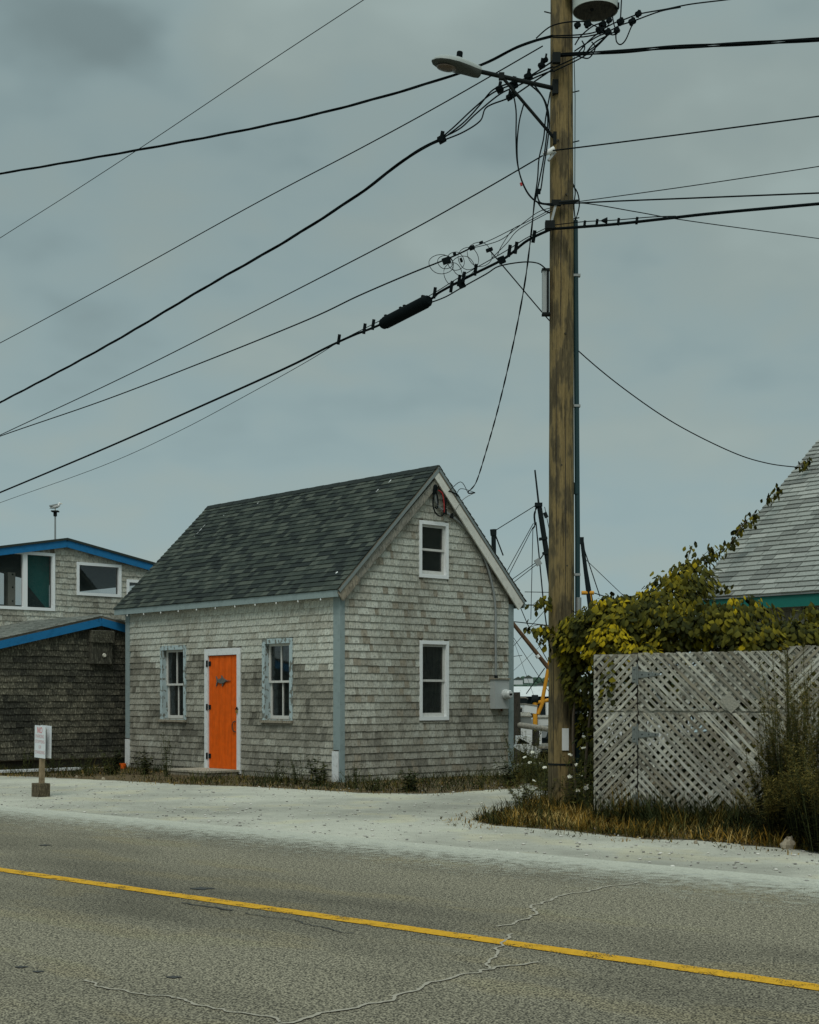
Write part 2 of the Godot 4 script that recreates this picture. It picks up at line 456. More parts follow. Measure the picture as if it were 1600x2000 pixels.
# ------------------------------------------------------------------ shingles
# unit shingle: width 1 (x from 0), height 1, wedge of thickness th at the butt
func shingle_mesh(th: float, top: float, seed_: int, uvw: float, uvh: float, rag := 0.0) -> ArrayMesh:
	var r := RandomNumberGenerator.new(); r.seed = seed_
	var st := sf()
	var u := r.randf(); var v := r.randf()
	var y0 := r.randf_range(-rag, rag); var y1 := r.randf_range(-rag, rag)
	var a := Vector3(0, y0, th * r.randf_range(0.85, 1.15)); var b := Vector3(1, y1, th * r.randf_range(0.85, 1.15)); var c := Vector3(1, 1, top); var d := Vector3(0, 1, top)
	var bz := -0.002
	quad(st, a, b, c, d, Rect2(u, v, uvw, -uvh))
	quad(st, Vector3(0, y0, bz), Vector3(1, y1, bz), b, a, Rect2(u, v, uvw, 0.03))
	quad(st, Vector3(0, y0, bz), a, d, Vector3(0, 1, bz), Rect2(u, v, 0.03, -uvh))
	quad(st, b, Vector3(1, y1, bz), Vector3(1, 1, bz), c, Rect2(u, v, 0.03, -uvh))
	return st.commit()
func clipped_shingle(poly: PackedVector2Array, y_low: float, hgt: float, th: float, top: float) -> ArrayMesh:
	var st := sf()
	var z := func(p: Vector2) -> float: return lerpf(th, top, clampf((p.y - y_low) / hgt, 0, 1))
	var n := poly.size()
	for i in range(1, n - 1):
		var q := [poly[0], poly[i], poly[i + 1]]
		var a := Vector3(q[0].x, q[0].y, z.call(q[0])); var b := Vector3(q[1].x, q[1].y, z.call(q[1])); var c := Vector3(q[2].x, q[2].y, z.call(q[2]))
		tri(st, a, b, c, (b - a).cross(c - a).normalized(), q[0] * 2.0, q[1] * 2.0, q[2] * 2.0)
	for i in n:
		var p := poly[i]; var q := poly[(i + 1) % n]
		quad(st, Vector3(p.x, p.y, -0.002), Vector3(q.x, q.y, -0.002), Vector3(q.x, q.y, z.call(q)), Vector3(p.x, p.y, z.call(p)), Rect2(p.x * 2, p.y * 2, 0.2, 0.03))
	return st.commit()

# lays courses on a wall or roof plane (x right, y up, z out). o: width range, y range, exposure, holes, rakes, tone callable, variants, prefix
func lay(parent: Node3D, o: Dictionary, list: Array):
	var r := RandomNumberGenerator.new(); r.seed = o.seed
	var e: float = o.e
	var y: float = o.y0
	var row := 0
	var gap: float = o.get("gap", 0.004)
	while y < o.y1 - 0.01:
		var x: float = o.x0 - r.randf() * o.wmin
		var jig: float = o.get("wobble", 0.0)
		while x < o.x1:
			var w: float = r.randf_range(o.wmin, o.wmax)
			var xa := maxf(x, o.x0); var xb := minf(x + w, o.x1)
			x += w
			if xb - xa < 0.02: continue
			var yb: float = y + r.randf_range(-jig, jig)
			var ytop: float = yb + e * o.lap
			var poly := PackedVector2Array([Vector2(xa + gap * 0.5, yb), Vector2(xb - gap * 0.5, yb), Vector2(xb - gap * 0.5, ytop), Vector2(xa + gap * 0.5, ytop)])
			if ytop > o.get("ymax", 1e9):
				poly = clip(poly, Vector2(0, o.ymax), Vector2(0, 1))
			var skip := false
			for h: Rect2 in o.get("holes", []):
				var vis := yb + e
				if xb <= h.position.x or xa >= h.end.x or vis <= h.position.y + 0.005 or yb >= h.end.y - 0.005: continue
				if xa >= h.position.x - 0.01 and xb <= h.end.x + 0.01:
					if yb >= h.position.y and vis <= h.end.y: skip = true; break
					if yb < h.position.y: poly = clip(poly, Vector2(0, h.position.y), Vector2(0, 1))
					else: poly = clip(poly, Vector2(0, h.end.y), Vector2(0, -1))
				elif xa < h.position.x:
					poly = clip(poly, Vector2(h.position.x, 0), Vector2(1, 0))
				else:
					poly = clip(poly, Vector2(h.end.x, 0), Vector2(-1, 0))
			if skip or poly.size() < 3: continue
			for k in o.get("rakes", []):
				poly = clip(poly, k[0], k[1])
				if poly.size() < 3: break
			if poly.size() < 3: continue
			var mi: int = o.tone.call(xa, yb, r)
			var full := poly.size() == 4 and absf(poly[0].y - poly[1].y) < 1e-4 and absf(poly[2].y - poly[3].y) < 1e-4 and absf(poly[0].x - poly[3].x) < 1e-4
			var item := {"parent": parent, "m": "%s_%d" % [o.prefix, mi], "name": o.get("name", "shingle"), "stuff": o.get("stuff", "shingle_courses")}
			if full:
				var vs: Array = o.variants
				item.mesh = vs[r.randi() % vs.size()]
				var tilt: float = r.randf_range(-1, 1) * o.get("tilt", 0.004)
				item.xf = Transform3D(Basis(Vector3(poly[1].x - poly[0].x, tilt * 0.3, 0), Vector3(0, poly[2].y - poly[1].y, 0), Vector3(0, 0, 1)), Vector3(poly[0].x, poly[0].y, r.randf_range(0, 0.0025)))
			else:
				item.mesh = clipped_shingle(poly, yb, e * o.lap, o.th, o.top)
				item.xf = Transform3D()
			item.d = -(parent.global_transform * Vector3(poly[0].x, poly[0].y, 0)).z
			list.append(item)
		y += e
		row += 1
# the 300 nearest become parts, the rest one part of its wall
func finish_shingles(list: Array, most := 300):
	list.sort_custom(func(a, b): return a.d < b.d)
	var rest := {}
	for i in list.size():
		var it: Dictionary = list[i]
		if i < most:
			var o := MeshInstance3D.new()
			o.name = it.name; o.mesh = it.mesh; o.material_override = M[it.m]; o.transform = it.xf
			it.parent.add_child(o, true)
		else:
			if not rest.has(it.parent): rest[it.parent] = {"n": it.stuff, "s": {}}
			var s: Dictionary = rest[it.parent].s
			if not s.has(it.m): s[it.m] = sf()
			s[it.m].append_from(it.mesh, 0, it.xf)
	for p in rest:
		var am: ArrayMesh = null
		var names := []
		for k in rest[p].s:
			am = rest[p].s[k].commit(am)
			names.append(k)
		for i in names.size(): am.surface_set_material(i, M[names[i]])
		var o := part(rest[p].n, am, null, p)
		o.set_meta("kind", "stuff")

# wall body with rectangular holes under a top line; x right, y up, z out (front at 0)
func wall_body(tops: Array, holes: Array, y0: float, th: float) -> SurfaceTool:
	var xs := []
	for t: Vector2 in tops: xs.append(t.x)
	for h: Rect2 in holes: xs.append(h.position.x); xs.append(h.end.x)
	xs.sort()
	var topat := func(x: float) -> float:
		for i in tops.size() - 1:
			if x <= tops[i + 1].x + 1e-6: return lerpf(tops[i].y, tops[i + 1].y, (x - tops[i].x) / maxf(tops[i + 1].x - tops[i].x, 1e-6))
		return tops[-1].y
	var st := sf()
	for i in xs.size() - 1:
		var a: float = xs[i]; var b: float = xs[i + 1]
		if b - a < 1e-4: continue
		var mid := (a + b) * 0.5
		var hs := []
		for h: Rect2 in holes:
			if h.position.x < mid and h.end.x > mid: hs.append(h)
		hs.sort_custom(func(p, q): return p.position.y < q.position.y)
		var lo := y0
		for h: Rect2 in hs:
			if h.position.y > lo: prism(st, PackedVector2Array([Vector2(a, lo), Vector2(b, lo), Vector2(b, h.position.y), Vector2(a, h.position.y)]), -th, 0.0)
			lo = h.end.y
		prism(st, PackedVector2Array([Vector2(a, lo), Vector2(b, lo), Vector2(b, topat.call(b)), Vector2(a, topat.call(a))]), -th, 0.0)
	return st

# sash window on a wall frame: r is the casing's outer rectangle
func window(parent: Node3D, r: Rect2, casing: float, trim: Material, sash: Material, recess: float, muntin: bool, sill: bool, head_out := 0.0):
	var st := sf()
	var z := 0.036
	var i := Rect2(r.position + Vector2(casing, casing), r.size - Vector2(casing, casing) * 2.0)
	if sill: i = Rect2(r.position + Vector2(casing, 0.06), r.size - Vector2(casing * 2, 0.06 + casing))
	box(st, Vector3(r.position.x + casing * 0.5, r.get_center().y, z * 0.5), Vector3(casing, r.size.y, z))
	box(st, Vector3(r.end.x - casing * 0.5, r.get_center().y, z * 0.5), Vector3(casing, r.size.y, z))
	box(st, Vector3(r.get_center().x, r.end.y - casing * 0.5, z * 0.5 + 0.002), Vector3(r.size.x - casing * 2 + head_out, casing, z + 0.004))
	if not sill: box(st, Vector3(r.get_center().x, r.position.y + casing * 0.5, z * 0.5), Vector3(r.size.x - casing * 2, casing, z))
	# jambs
	var d := recess + 0.05
	box(st, Vector3(i.position.x - 0.011, i.get_center().y, -d * 0.5 + 0.002), Vector3(0.02, i.size.y + 0.02, d))
	box(st, Vector3(i.end.x + 0.011, i.get_center().y, -d * 0.5 + 0.002), Vector3(0.02, i.size.y + 0.02, d))
	box(st, Vector3(i.get_center().x, i.end.y + 0.011, -d * 0.5 + 0.002), Vector3(i.size.x, 0.02, d))
	box(st, Vector3(i.get_center().x, i.position.y - 0.011, -d * 0.5 + 0.002), Vector3(i.size.x, 0.02, d))
	var w := part("window", st, trim, parent)
	if sill:
		part("sill", boxm(Vector3(r.get_center().x, r.position.y + 0.025, 0.03), Vector3(r.size.x + 0.03, 0.045, 0.10)), M.bare_board if recess > 0.05 else trim, w)
	var s := 0.042
	var half := i.size.y * 0.5
	for k in 2:
		var q := Rect2(i.position + Vector2(0.0, half * k - (0.02 if k == 1 else 0.0)), Vector2(i.size.x, half + 0.02))
		var zz := -recess - (0.0 if k == 1 else 0.035)
		if recess < 0.05: zz = -recess - (0.0 if k == 1 else 0.02)
		var f := sf()
		var lo := s * (1.6 if k == 0 else 0.9)
		box(f, Vector3(q.position.x + s * 0.5, q.get_center().y, zz), Vector3(s, q.size.y, 0.032))
		box(f, Vector3(q.end.x - s * 0.5, q.get_center().y, zz), Vector3(s, q.size.y, 0.032))
		box(f, Vector3(q.get_center().x, q.position.y + lo * 0.5, zz), Vector3(q.size.x - s * 2, lo, 0.032))
		box(f, Vector3(q.get_center().x, q.end.y - s * 0.5, zz), Vector3(q.size.x - s * 2, s, 0.032))
		part("sash", f, sash, w)
		var gw := q.size.x - s * 2
		if muntin:
			part("muntin", boxm(Vector3(q.get_center().x, q.get_center().y + (lo - s) * 0.5, zz), Vector3(0.024, q.size.y - lo - s, 0.026)), sash, w)
			for side in [-1, 1]:
				part("pane", boxm(Vector3(q.get_center().x + side * (gw * 0.25 + 0.006), q.get_center().y + (lo - s) * 0.5, zz - 0.004), Vector3(gw * 0.5 - 0.012, q.size.y - lo - s, 0.004)), M.glass, w)
		else:
			part("pane", boxm(Vector3(q.get_center().x, q.get_center().y + (lo - s) * 0.5, zz - 0.004), Vector3(gw, q.size.y - lo - s, 0.004)), M.glass, w)
	return w

# ------------------------------------------------------------------ sky
func make_sky() -> Sky:
	var w := 2048; var h := 1024
	var n1 := FastNoiseLite.new(); n1.seed = 31; n1.frequency = 1.0; n1.fractal_octaves = 5; n1.noise_type = FastNoiseLite.TYPE_SIMPLEX_SMOOTH
	var n2 := FastNoiseLite.new(); n2.seed = 77; n2.frequency = 1.0; n2.fractal_octaves = 3; n2.noise_type = FastNoiseLite.TYPE_SIMPLEX_SMOOTH
	var d := PackedFloat32Array(); d.resize(w * h * 3)
	for j in h:
		var el := PI * 0.5 - PI * (j + 0.5) / h
		var sy := sin(el); var cy := cos(el)
		for i in w:
			var c := Vector3(0.17, 0.21, 0.20)
			if sy > -0.02:
				var az := TAU * (i + 0.5) / w
				var x := sin(az) * cy; var z := -cos(az) * cy
				var k := 1.0 / (maxf(sy, 0.0) + 0.22)
				var a := n1.get_noise_3d(x * k * 2.8, sy * 4.0, z * k * 2.8)
				var b := n2.get_noise_3d(x * k * 0.55 + 5.0, 2.0, z * k * 0.55)
				var up := maxf(sy, 0.0)
				var v := 0.422 - 0.066 * smoothstep(0.0, 0.4, up) + 0.68 * smoothstep(0.36, 1.0, up)
				# cloud sheet: denser (darker) and thinner (brighter) drifts, stronger overhead than at the horizon
				var amt := smoothstep(0.05, 0.36, up)
				# two ragged darker drifts, high on the left and on the right of the road
				var dr1 := exp(-pow((x / cy + 0.205) / 0.04, 2.0) - pow((sy / cy - 0.457) / 0.024, 2.0))
				var dr2 := exp(-pow((x / cy - 0.30) / 0.06, 2.0) - pow((sy / cy - 0.50) / 0.05, 2.0))
				var dark := smoothstep(0.05, 0.6, a * 0.62 + b * 0.22 + (dr1 + dr2) * (0.05 + a * 0.45) * float(z < 0.0))
				var light := smoothstep(0.05, 0.5, -a * 0.55 - b * 0.3)
				v *= 1.0 - 0.27 * dark * amt + 0.17 * light * amt - 0.05 * amt
				var blue := smoothstep(-0.1, 0.6, a * 0.7 + b * 0.5 + 0.22)
				c = Vector3(v * lerpf(0.80, 0.735, blue), v * lerpf(1.0, 0.99, blue), v * lerpf(0.975, 1.025, blue))
			var o := (j * w + i) * 3
			d[o] = c.x; d[o + 1] = c.y; d[o + 2] = c.z
	var im := Image.create_from_data(w, h, false, Image.FORMAT_RGBF, d.to_byte_array())
	var pm := PanoramaSkyMaterial.new()
	pm.panorama = ImageTexture.create_from_image(im)
	var s := Sky.new()
	s.sky_material = pm
	return s

# ------------------------------------------------------------------ the shack
var HB := Basis()       # house axes: x along the front to the right, y up, z out of the front
var HO := Vector3()
const HL := 6.79        # length of the front
const HW := 4.04        # width of the gable
const EAVE := 3.15
const PEAK := 5.42
const PK := 2.09        # where the peak stands across the gable

func build_shack():
	var h := thing("shingled_shack", "small grey cedar shingled shack with steep dark roof and orange door", "shack", HO, HB)
	var list := []
	var vs := []
	for i in 14: vs.append(shingle_mesh(0.028, 0.005, 100 + i, 0.36, 0.36, 0.012))
	var nz := FastNoiseLite.new(); nz.seed = 9; nz.frequency = 0.55; nz.fractal_octaves = 3
	var nf := FastNoiseLite.new(); nf.seed = 10; nf.frequency = 1.3; nf.fractal_octaves = 3
	# front wall
	var x_of := func(t: float) -> float: return HL - t
	var wl := Rect2(x_of.call(5.489), 0.93, 0.90, 1.46)
	var wr := Rect2(x_of.call(2.146), 0.955, 0.878, 1.465)
	var dr := Rect2(x_of.call(3.949), 0.03, 1.148, 2.26)
	var fholes := [wl.grow(-0.07), wr.grow(-0.07), Rect2(dr.position.x + 0.1, 0.0, dr.size.x - 0.2, dr.end.y - 0.1)]
	var front := part("front_wall", wall_body([Vector2(0, EAVE), Vector2(HL, EAVE)], fholes, -0.05, 0.12), M.backing, h)
	var tone_f := func(x: float, y: float, r: RandomNumberGenerator) -> int:
		var v := nz.get_noise_2d(x * 0.8, y * 2.2) * 2.0 + nf.get_noise_2d(x, y * 1.5) * 1.2 + r.randf_range(-0.75, 0.75)
		# the bleached courses reach from the eave to the window heads, lower ones have weathered dark
		v += 1.6 if y < 2.05 + nz.get_noise_2d(x, 40.0) * 0.5 else -0.9
		return clampi(int(round(v + 1.7)), 0, 5)
	lay(front, {"x0": 0.16, "x1": HL - 0.145, "y0": -0.02, "y1": EAVE - 0.02, "ymax": EAVE - 0.005, "e": 0.117, "lap": 1.35, "wmin": 0.06, "wmax": 0.16, "seed": 5, "holes": [wl, wr, dr], "tone": tone_f, "variants": vs, "prefix": "cedar", "th": 0.028, "top": 0.005, "wobble": 0.003}, list)
	# gable wall
	var gf := Node3D.new()
	var gx := Transform3D(Basis(Vector3(0, 0, -1), Vector3.UP, Vector3(1, 0, 0)), Vector3(HL, 0, 0))
	var gu := Rect2(1.725, 3.475, 0.692, 0.985); var gl := Rect2(1.735, 1.0, 0.69, 1.385)
	var gable := part("gable_wall", wall_body([Vector2(0.0, EAVE), Vector2(PK, PEAK - 0.17), Vector2(HW, EAVE)], [gu.grow(-0.06), gl.grow(-0.06)], -0.05, 0.12), M.backing, h)
	gable.transform = gx
	var tone_g := func(x: float, y: float, r: RandomNumberGenerator) -> int:
		var v := nz.get_noise_2d(x * 1.1 + 30.0, y * 1.6) * 2.3 + nf.get_noise_2d(x + 9.0, y * 1.4) * 1.4 + r.randf_range(-0.8, 0.8) + (1.25 if y < 1.25 + nz.get_noise_2d(x, 80.0) * 0.6 else -0.15)
		if r.randf() < 0.07: return 6
		return clampi(int(round(v + 1.25)), 0, 5)
	var sl := Vector2(PEAK - 0.13 - EAVE, -PK).normalized()
	var rake_l := [Vector2(PK, PEAK - 0.13), Vector2(-(PEAK - 0.13 - EAVE), PK).normalized()]
	var rake_r := [Vector2(PK, PEAK - 0.13), Vector2((PEAK - 0.13 - EAVE), HW - PK).normalized()]
	lay(gable, {"x0": 0.065, "x1": HW - 0.10, "y0": -0.02, "y1": PEAK, "e": 0.122, "lap": 1.35, "wmin": 0.06, "wmax": 0.16, "seed": 6, "holes": [gu, gl], "rakes": [rake_l, rake_r], "tone": tone_g, "variants": vs, "prefix": "cedar", "th": 0.028, "top": 0.005, "wobble": 0.003}, list)
	finish_shingles(list)
	# back and far walls, floor
	var bw := part("back_wall", boxm(Vector3(HL * 0.5, EAVE * 0.5, -HW + 0.06), Vector3(HL - 0.02, EAVE, 0.12)), M.cedar_3, h)
	var fw := part("far_wall", wall_body([Vector2(0.0, EAVE), Vector2(HW - PK, PEAK - 0.17), Vector2(HW, EAVE)], [], -0.05, 0.12), M.cedar_3, h)
	fw.transform = Transform3D(Basis(Vector3(0, 0, 1), Vector3.UP, Vector3(-1, 0, 0)), Vector3(0, 0, -HW))
	part("floor", boxm(Vector3(HL * 0.5, 0.02, -HW * 0.5), Vector3(HL - 0.26, 0.06, HW - 0.26)), M.inside, h)
	# corner boards
	var cb := func(c: Vector3, s: Vector3, m: Material): part("corner_board", boxm(c, s), m, h)
	cb.call(Vector3(0.08, 0.58 + (EAVE - 0.58) * 0.5, 0.014), Vector3(0.16, EAVE - 0.60, 0.034), M.blue_trim)
	cb.call(Vector3(0.08, 0.27, 0.018), Vector3(0.165, 0.60, 0.042), M.white_trim)
	cb.call(Vector3(HL - 0.075, 0.52 + (EAVE - 0.5) * 0.5, 0.014), Vector3(0.15, EAVE - 0.52, 0.034), M.blue_trim)
	cb.call(Vector3(HL - 0.09, 0.24, 0.020), Vector3(0.165, 0.54, 0.046), M.white_trim)
	cb.call(Vector3(HL + 0.014, EAVE * 0.5 - 0.01, -0.02), Vector3(0.034, EAVE, 0.10), M.blue_trim)
	cb.call(Vector3(HL + 0.014, EAVE * 0.5 - 0.03, -HW + 0.05), Vector3(0.034, EAVE - 0.04, 0.13), M.blue_trim)
	# windows
	window(front, wl, 0.085, M.peeling_trim, M.sash_white, 0.07, true, true, 0.0)
	window(front, wr, 0.085, M.peeling_trim, M.sash_white, 0.07, true, true, 0.0)
	window(gable, gu, 0.062, M.clean_white, M.sash_white, 0.025, false, false)
	window(gable, gl, 0.062, M.clean_white, M.sash_white, 0.025, false, false)
	# door
	var st := sf()
	var dc := dr.get_center().x
	box(st, Vector3(dr.position.x + 0.055, dr.get_center().y, 0.02), Vector3(0.11, dr.size.y, 0.045))
	box(st, Vector3(dr.end.x - 0.055, dr.get_center().y, 0.02), Vector3(0.11, dr.size.y, 0.045))
	box(st, Vector3(dc, dr.end.y - 0.06, 0.022), Vector3(dr.size.x - 0.22, 0.12, 0.049))
	box(st, Vector3(dc, 0.055, 0.0), Vector3(dr.size.x - 0.22, 0.08, 0.06))
	part("door_casing", st, M.white_trim, h)
	var dx0 := dr.position.x + 0.115; var dx1 := dr.end.x - 0.115
	var door := part("door", boxm(Vector3(dc, 1.13, -0.022), Vector3(dx1 - dx0, 2.06, 0.03)), M.backing, h)
	var nb := 5
	var bws := [0.13, 0.2, 0.19, 0.2, 0.197]
	var bx := dx0 + 0.003
	for i in nb:
		part("plank", boxm(Vector3(bx + bws[i] * 0.5, 1.13, 0.004 + 0.0012 * (i % 2)), Vector3(bws[i] - 0.011, 2.058, 0.026)), M.orange_paint, door)
		bx += bws[i]
	for y in [0.32, 1.22, 2.02]:
		var hg := sf()
		box(hg, Vector3(dx0 - 0.03, y, 0.046), Vector3(0.045, 0.115, 0.008))
		box(hg, Vector3(dx0 + 0.035, y, 0.02), Vector3(0.075, 0.085, 0.012))
		tube(hg, [Vector3(dx0 - 0.003, y - 0.06, 0.05), Vector3(dx0 - 0.003, y + 0.06, 0.05)], 0.009)
		part("hinge", hg, M.iron, door)
	var hd := sf()
	tube(hd, smooth([Vector3(dx1 - 0.06, 0.78, 0.018), Vector3(dx1 - 0.085, 0.80, 0.055), Vector3(dx1 - 0.10, 0.88, 0.065), Vector3(dx1 - 0.085, 0.95, 0.055), Vector3(dx1 - 0.06, 0.97, 0.018)], 4), 0.012)
	part("handle", hd, M.rust, door)
	var lk := sf()
	box(lk, Vector3(dx1 + 0.02, 1.19, 0.05), Vector3(0.09, 0.022, 0.008))
	box(lk, Vector3(dx1 + 0.03, 1.21, 0.056), Vector3(0.018, 0.035, 0.02))
	part("hasp", lk, M.iron, door)
	part("padlock", boxm(Vector3(dx1 + 0.03, 1.145, 0.058), Vector3(0.042, 0.05, 0.02)), M.brass, door)
	# roof slabs: front slope and back slope
	var ov := 0.16; var og := 0.13; var ol := 0.22
	var ev := 3.17
	var rise := PEAK - ev
	var runf := PK + ov; var runb := HW + 0.23 - PK
	var fa := Vector2(runf, rise); var la := fa.length()
	var fb := Vector2(runb, rise); var lb := fb.length()
	var rw := HL + og + ol
	# slope frame: x along the front, y up the slope, z out
	var fx := Transform3D(Basis(Vector3(1, 0, 0), Vector3(0, rise, -runf).normalized(), Vector3(0, runf, rise).normalized()), Vector3(-ol, ev, ov))
	var bx2 := Transform3D(Basis(Vector3(-1, 0, 0), Vector3(0, rise, runb).normalized(), Vector3(0, runb, -rise).normalized()), Vector3(HL + og, ev, -(HW + 0.23)))
	var roof := part("roof", boxm(Vector3(rw * 0.5, la * 0.5, -0.045), Vector3(rw, la, 0.07)), M.backing, h)
	roof.transform = fx
	var roofb := part("roof", boxm(Vector3(rw * 0.5, lb * 0.5, -0.045), Vector3(rw - 0.004, lb - 0.01, 0.07)), M.backing, h)
	roofb.transform = bx2
	var rv := []
	for i in 8: rv.append(shingle_mesh(0.020, 0.003, 300 + i, 0.2, 0.2, 0.02))
	var tone_r := func(x: float, y: float, r: RandomNumberGenerator) -> int:
		return [0, 0, 1, 1, 2, 3, 4, 4, 2, 3, 2][r.randi() % 11]
	var rl := []
	lay(roof, {"x0": -0.005, "x1": rw + 0.005, "y0": -0.02, "y1": la, "ymax": la + 0.01, "e": 0.120, "lap": 1.2, "wmin": 0.09, "wmax": 0.26, "seed": 8, "tone": tone_r, "variants": rv, "prefix": "roofing", "th": 0.012, "top": 0.003, "gap": 0.003, "name": "roof_shingle", "stuff": "roof_shingle_courses"}, rl)
	lay(roofb, {"x0": -0.005, "x1": rw + 0.005, "y0": -0.02, "y1": lb, "ymax": lb + 0.01, "e": 0.128, "lap": 1.2, "wmin": 0.18, "wmax": 0.34, "seed": 18, "tone": tone_r, "variants": rv, "prefix": "roofing", "th": 0.012, "top": 0.003, "gap": 0.003, "name": "roof_shingle", "stuff": "roof_shingle_courses"}, rl)
	finish_shingles(rl)
	# ridge caps
	var rc := sf()
	for k in 29:
		var xx := -ol + 0.12 + k * (rw - 0.12) / 28.5
		for sgn in [0, 1]:
			var bb: Basis = fx.basis if sgn == 0 else Basis(-bx2.basis.x, bx2.basis.y, bx2.basis.z)
			var dir: Vector3 = bb.y
			var c: Vector3 = Vector3(xx, PEAK, -PK) - dir * 0.062 + bb.z * (0.017 + 0.004 * (k % 2))
			box(rc, c, Vector3(0.255, 0.125, 0.007), Basis(bb.x, bb.y, bb.z))
	part("ridge_cap", rc, M.roofing_2, roof).transform = fx.affine_inverse()
	# bird droppings and mineral streaks: pale marks lying on the roof
	var dp := sf()
	for q in [[1.05, 2.75, 0.012, 0.08], [0.62, 2.3, 0.009, 0.40], [2.0, 2.98, 0.014, 0.07], [6.05, 2.95, 0.016, 0.12], [5.9, 2.7, 0.01, 0.16], [5.2, 3.0, 0.012, 0.05], [6.75, 0.42, 0.035, 0.06]]:
		var pp := PackedVector2Array()
		for k in 9: pp.append(Vector2(q[0] + cos(TAU * k / 9.0) * q[2] * (0.7 + 0.5 * sin(k * 2.3)), q[1] + sin(TAU * k / 9.0) * q[3] * 0.5 * (0.8 + 0.3 * cos(k * 3.1))))
		prism(dp, pp, 0.004, 0.0165)
	part("droppings", dp, M.plate_white, roof).set_meta("kind", "stuff")
	# fascia, drip edge, light bulbs hooks under the eave
	part("eave_fascia", boxm(Vector3(HL * 0.5 - 0.045, ev - 0.068, ov - 0.01), Vector3(rw - 0.03, 0.115, 0.028)), M.blue_trim, h)
	part("soffit", boxm(Vector3(HL * 0.5 - 0.045, EAVE - 0.01, ov * 0.5), Vector3(rw - 0.05, 0.02, ov - 0.03)), M.grey_board, h)
	part("eave_fascia", boxm(Vector3(HL * 0.5 - 0.045, ev - 0.07, -HW - 0.215), Vector3(rw - 0.03, 0.115, 0.028)), M.blue_trim, h)
	for k in 11:
		var bp := sf()
		var c := Vector3(0.28 + k * 0.618, ev - 0.145, ov - 0.008)
		lathe(bp, [Vector2(0.0, -0.026), Vector2(0.013, -0.018), Vector2(0.015, -0.004), Vector2(0.009, 0.014), Vector2(0.006, 0.026)], Transform3D(Basis(), c), 8)
		part("string_light", bp, M.plate_white, h)
	# rakes on the near gable: front slope bare board with a patched lower end, back slope white
	var rb := func(called: String, p: Vector2, q: Vector2, drop: float, hgt: float, z: float, th: float, m: Material):
		# p, q in gable coordinates (x across, y up)
		var d := (q - p).normalized(); var n := Vector2(-d.y, d.x)
		if n.y < 0: n = -n
		var c := (p + q) * 0.5 - n * drop
		var b := Basis(Vector3(d.x, d.y, 0), Vector3(n.x, n.y, 0), Vector3(d.x, d.y, 0).cross(Vector3(n.x, n.y, 0)))
		var o := part(called, boxm(Vector3(c.x, c.y, z), Vector3((q - p).length(), hgt, th), b), m, gable)
		return o
	var e0 := Vector2(-ov, ev); var pk := Vector2(PK, PEAK); var e1 := Vector2(HW + 0.23, ev)
	rb.call("rake_board", e0.lerp(pk, 0.115), pk - Vector2(0.005, 0.06), 0.155, 0.13, og - 0.05, 0.03, M.grey_board)
	rb.call("rake_board", e0.lerp(pk, -0.012), e0.lerp(pk, 0.145), 0.135, 0.185, og - 0.028, 0.03, M.bare_board)
	rb.call("rake_board", pk + Vector2(0.045, -0.0), e1, 0.15, 0.19, og - 0.018, 0.03, M.rake_white)
	rb.call("drip_edge", e0, pk, 0.05, 0.05, og - 0.006, 0.02, M.drip_edge)
	rb.call("drip_edge", pk + Vector2(0.02, 0), e1, 0.045, 0.045, og - 0.006, 0.02, M.drip_edge)
	# electric service on the gable: mast head, conduit, loops
	var cz := 0.06
	var cp := [Vector3(3.56, 1.76, cz), Vector3(3.555, 2.4, cz), Vector3(3.55, 3.0, cz), Vector3(3.47, 3.42, cz), Vector3(3.28, 3.88, cz), Vector3(3.02, 4.22, cz), Vector3(2.72, 4.45, cz), Vector3(2.42, 4.60, cz), Vector3(2.2, 4.69, cz), Vector3(2.08, 4.80, cz + 0.01), Vector3(2.03, 5.0, cz + 0.02)]
	part("service_conduit", tubem(smooth(cp, 6), 0.02, 0.022, 8), M.galvanised, h).transform = gx
	var hd2 := sf()
	lathe(hd2, [Vector2(0.03, -0.10), Vector2(0.045, -0.03), Vector2(0.05, 0.03), Vector2(0.03, 0.07), Vector2(0.0, 0.08)], Transform3D(Basis(Vector3.FORWARD, 0.25), Vector3(2.03, 5.02, cz + 0.03)), 10)
	part("weatherhead", hd2, M.cable_black, h).transform = gx
	for q in [[Vector3(2.02, 4.98, 0.1), Vector3(1.97, 4.75, 0.11), Vector3(2.02, 4.60, 0.12), Vector3(2.14, 4.55, 0.12), Vector3(2.24, 4.62, 0.11), Vector3(2.28, 4.75, 0.1)], [Vector3(2.05, 4.97, 0.11), Vector3(2.08, 4.8, 0.12), Vector3(2.05, 4.68, 0.13), Vector3(2.0, 4.7, 0.12)], [Vector3(2.26, 4.62, 0.1), Vector3(2.3, 4.85, 0.1), Vector3(2.33, 5.0, 0.12), Vector3(2.55, 4.95, 0.14)]]:
		part("loop_wire", tubem(smooth(q, 5), 0.012, 0.012, 6), M.cable_black, h).transform = gx
	part("loop_wire", tubem(smooth([Vector3(2.1, 5.0, 0.1), Vector3(2.18, 4.95, 0.12), Vector3(2.22, 4.8, 0.12), Vector3(2.24, 4.62, 0.11)], 5), 0.011, 0.011, 6), M.cable_red, h).transform = gx
	for q in [Vector3(2.25, 4.83, 0.1), Vector3(2.26, 4.64, 0.1), Vector3(2.44, 4.585, 0.075)]:
		var k := sf(); box(k, q, Vector3(0.05, 0.07, 0.045)); box(k, q + Vector3(0.012, 0.0, 0.02), Vector3(0.02, 0.095, 0.03))
		part("clamp", k, M.iron, h).transform = gx
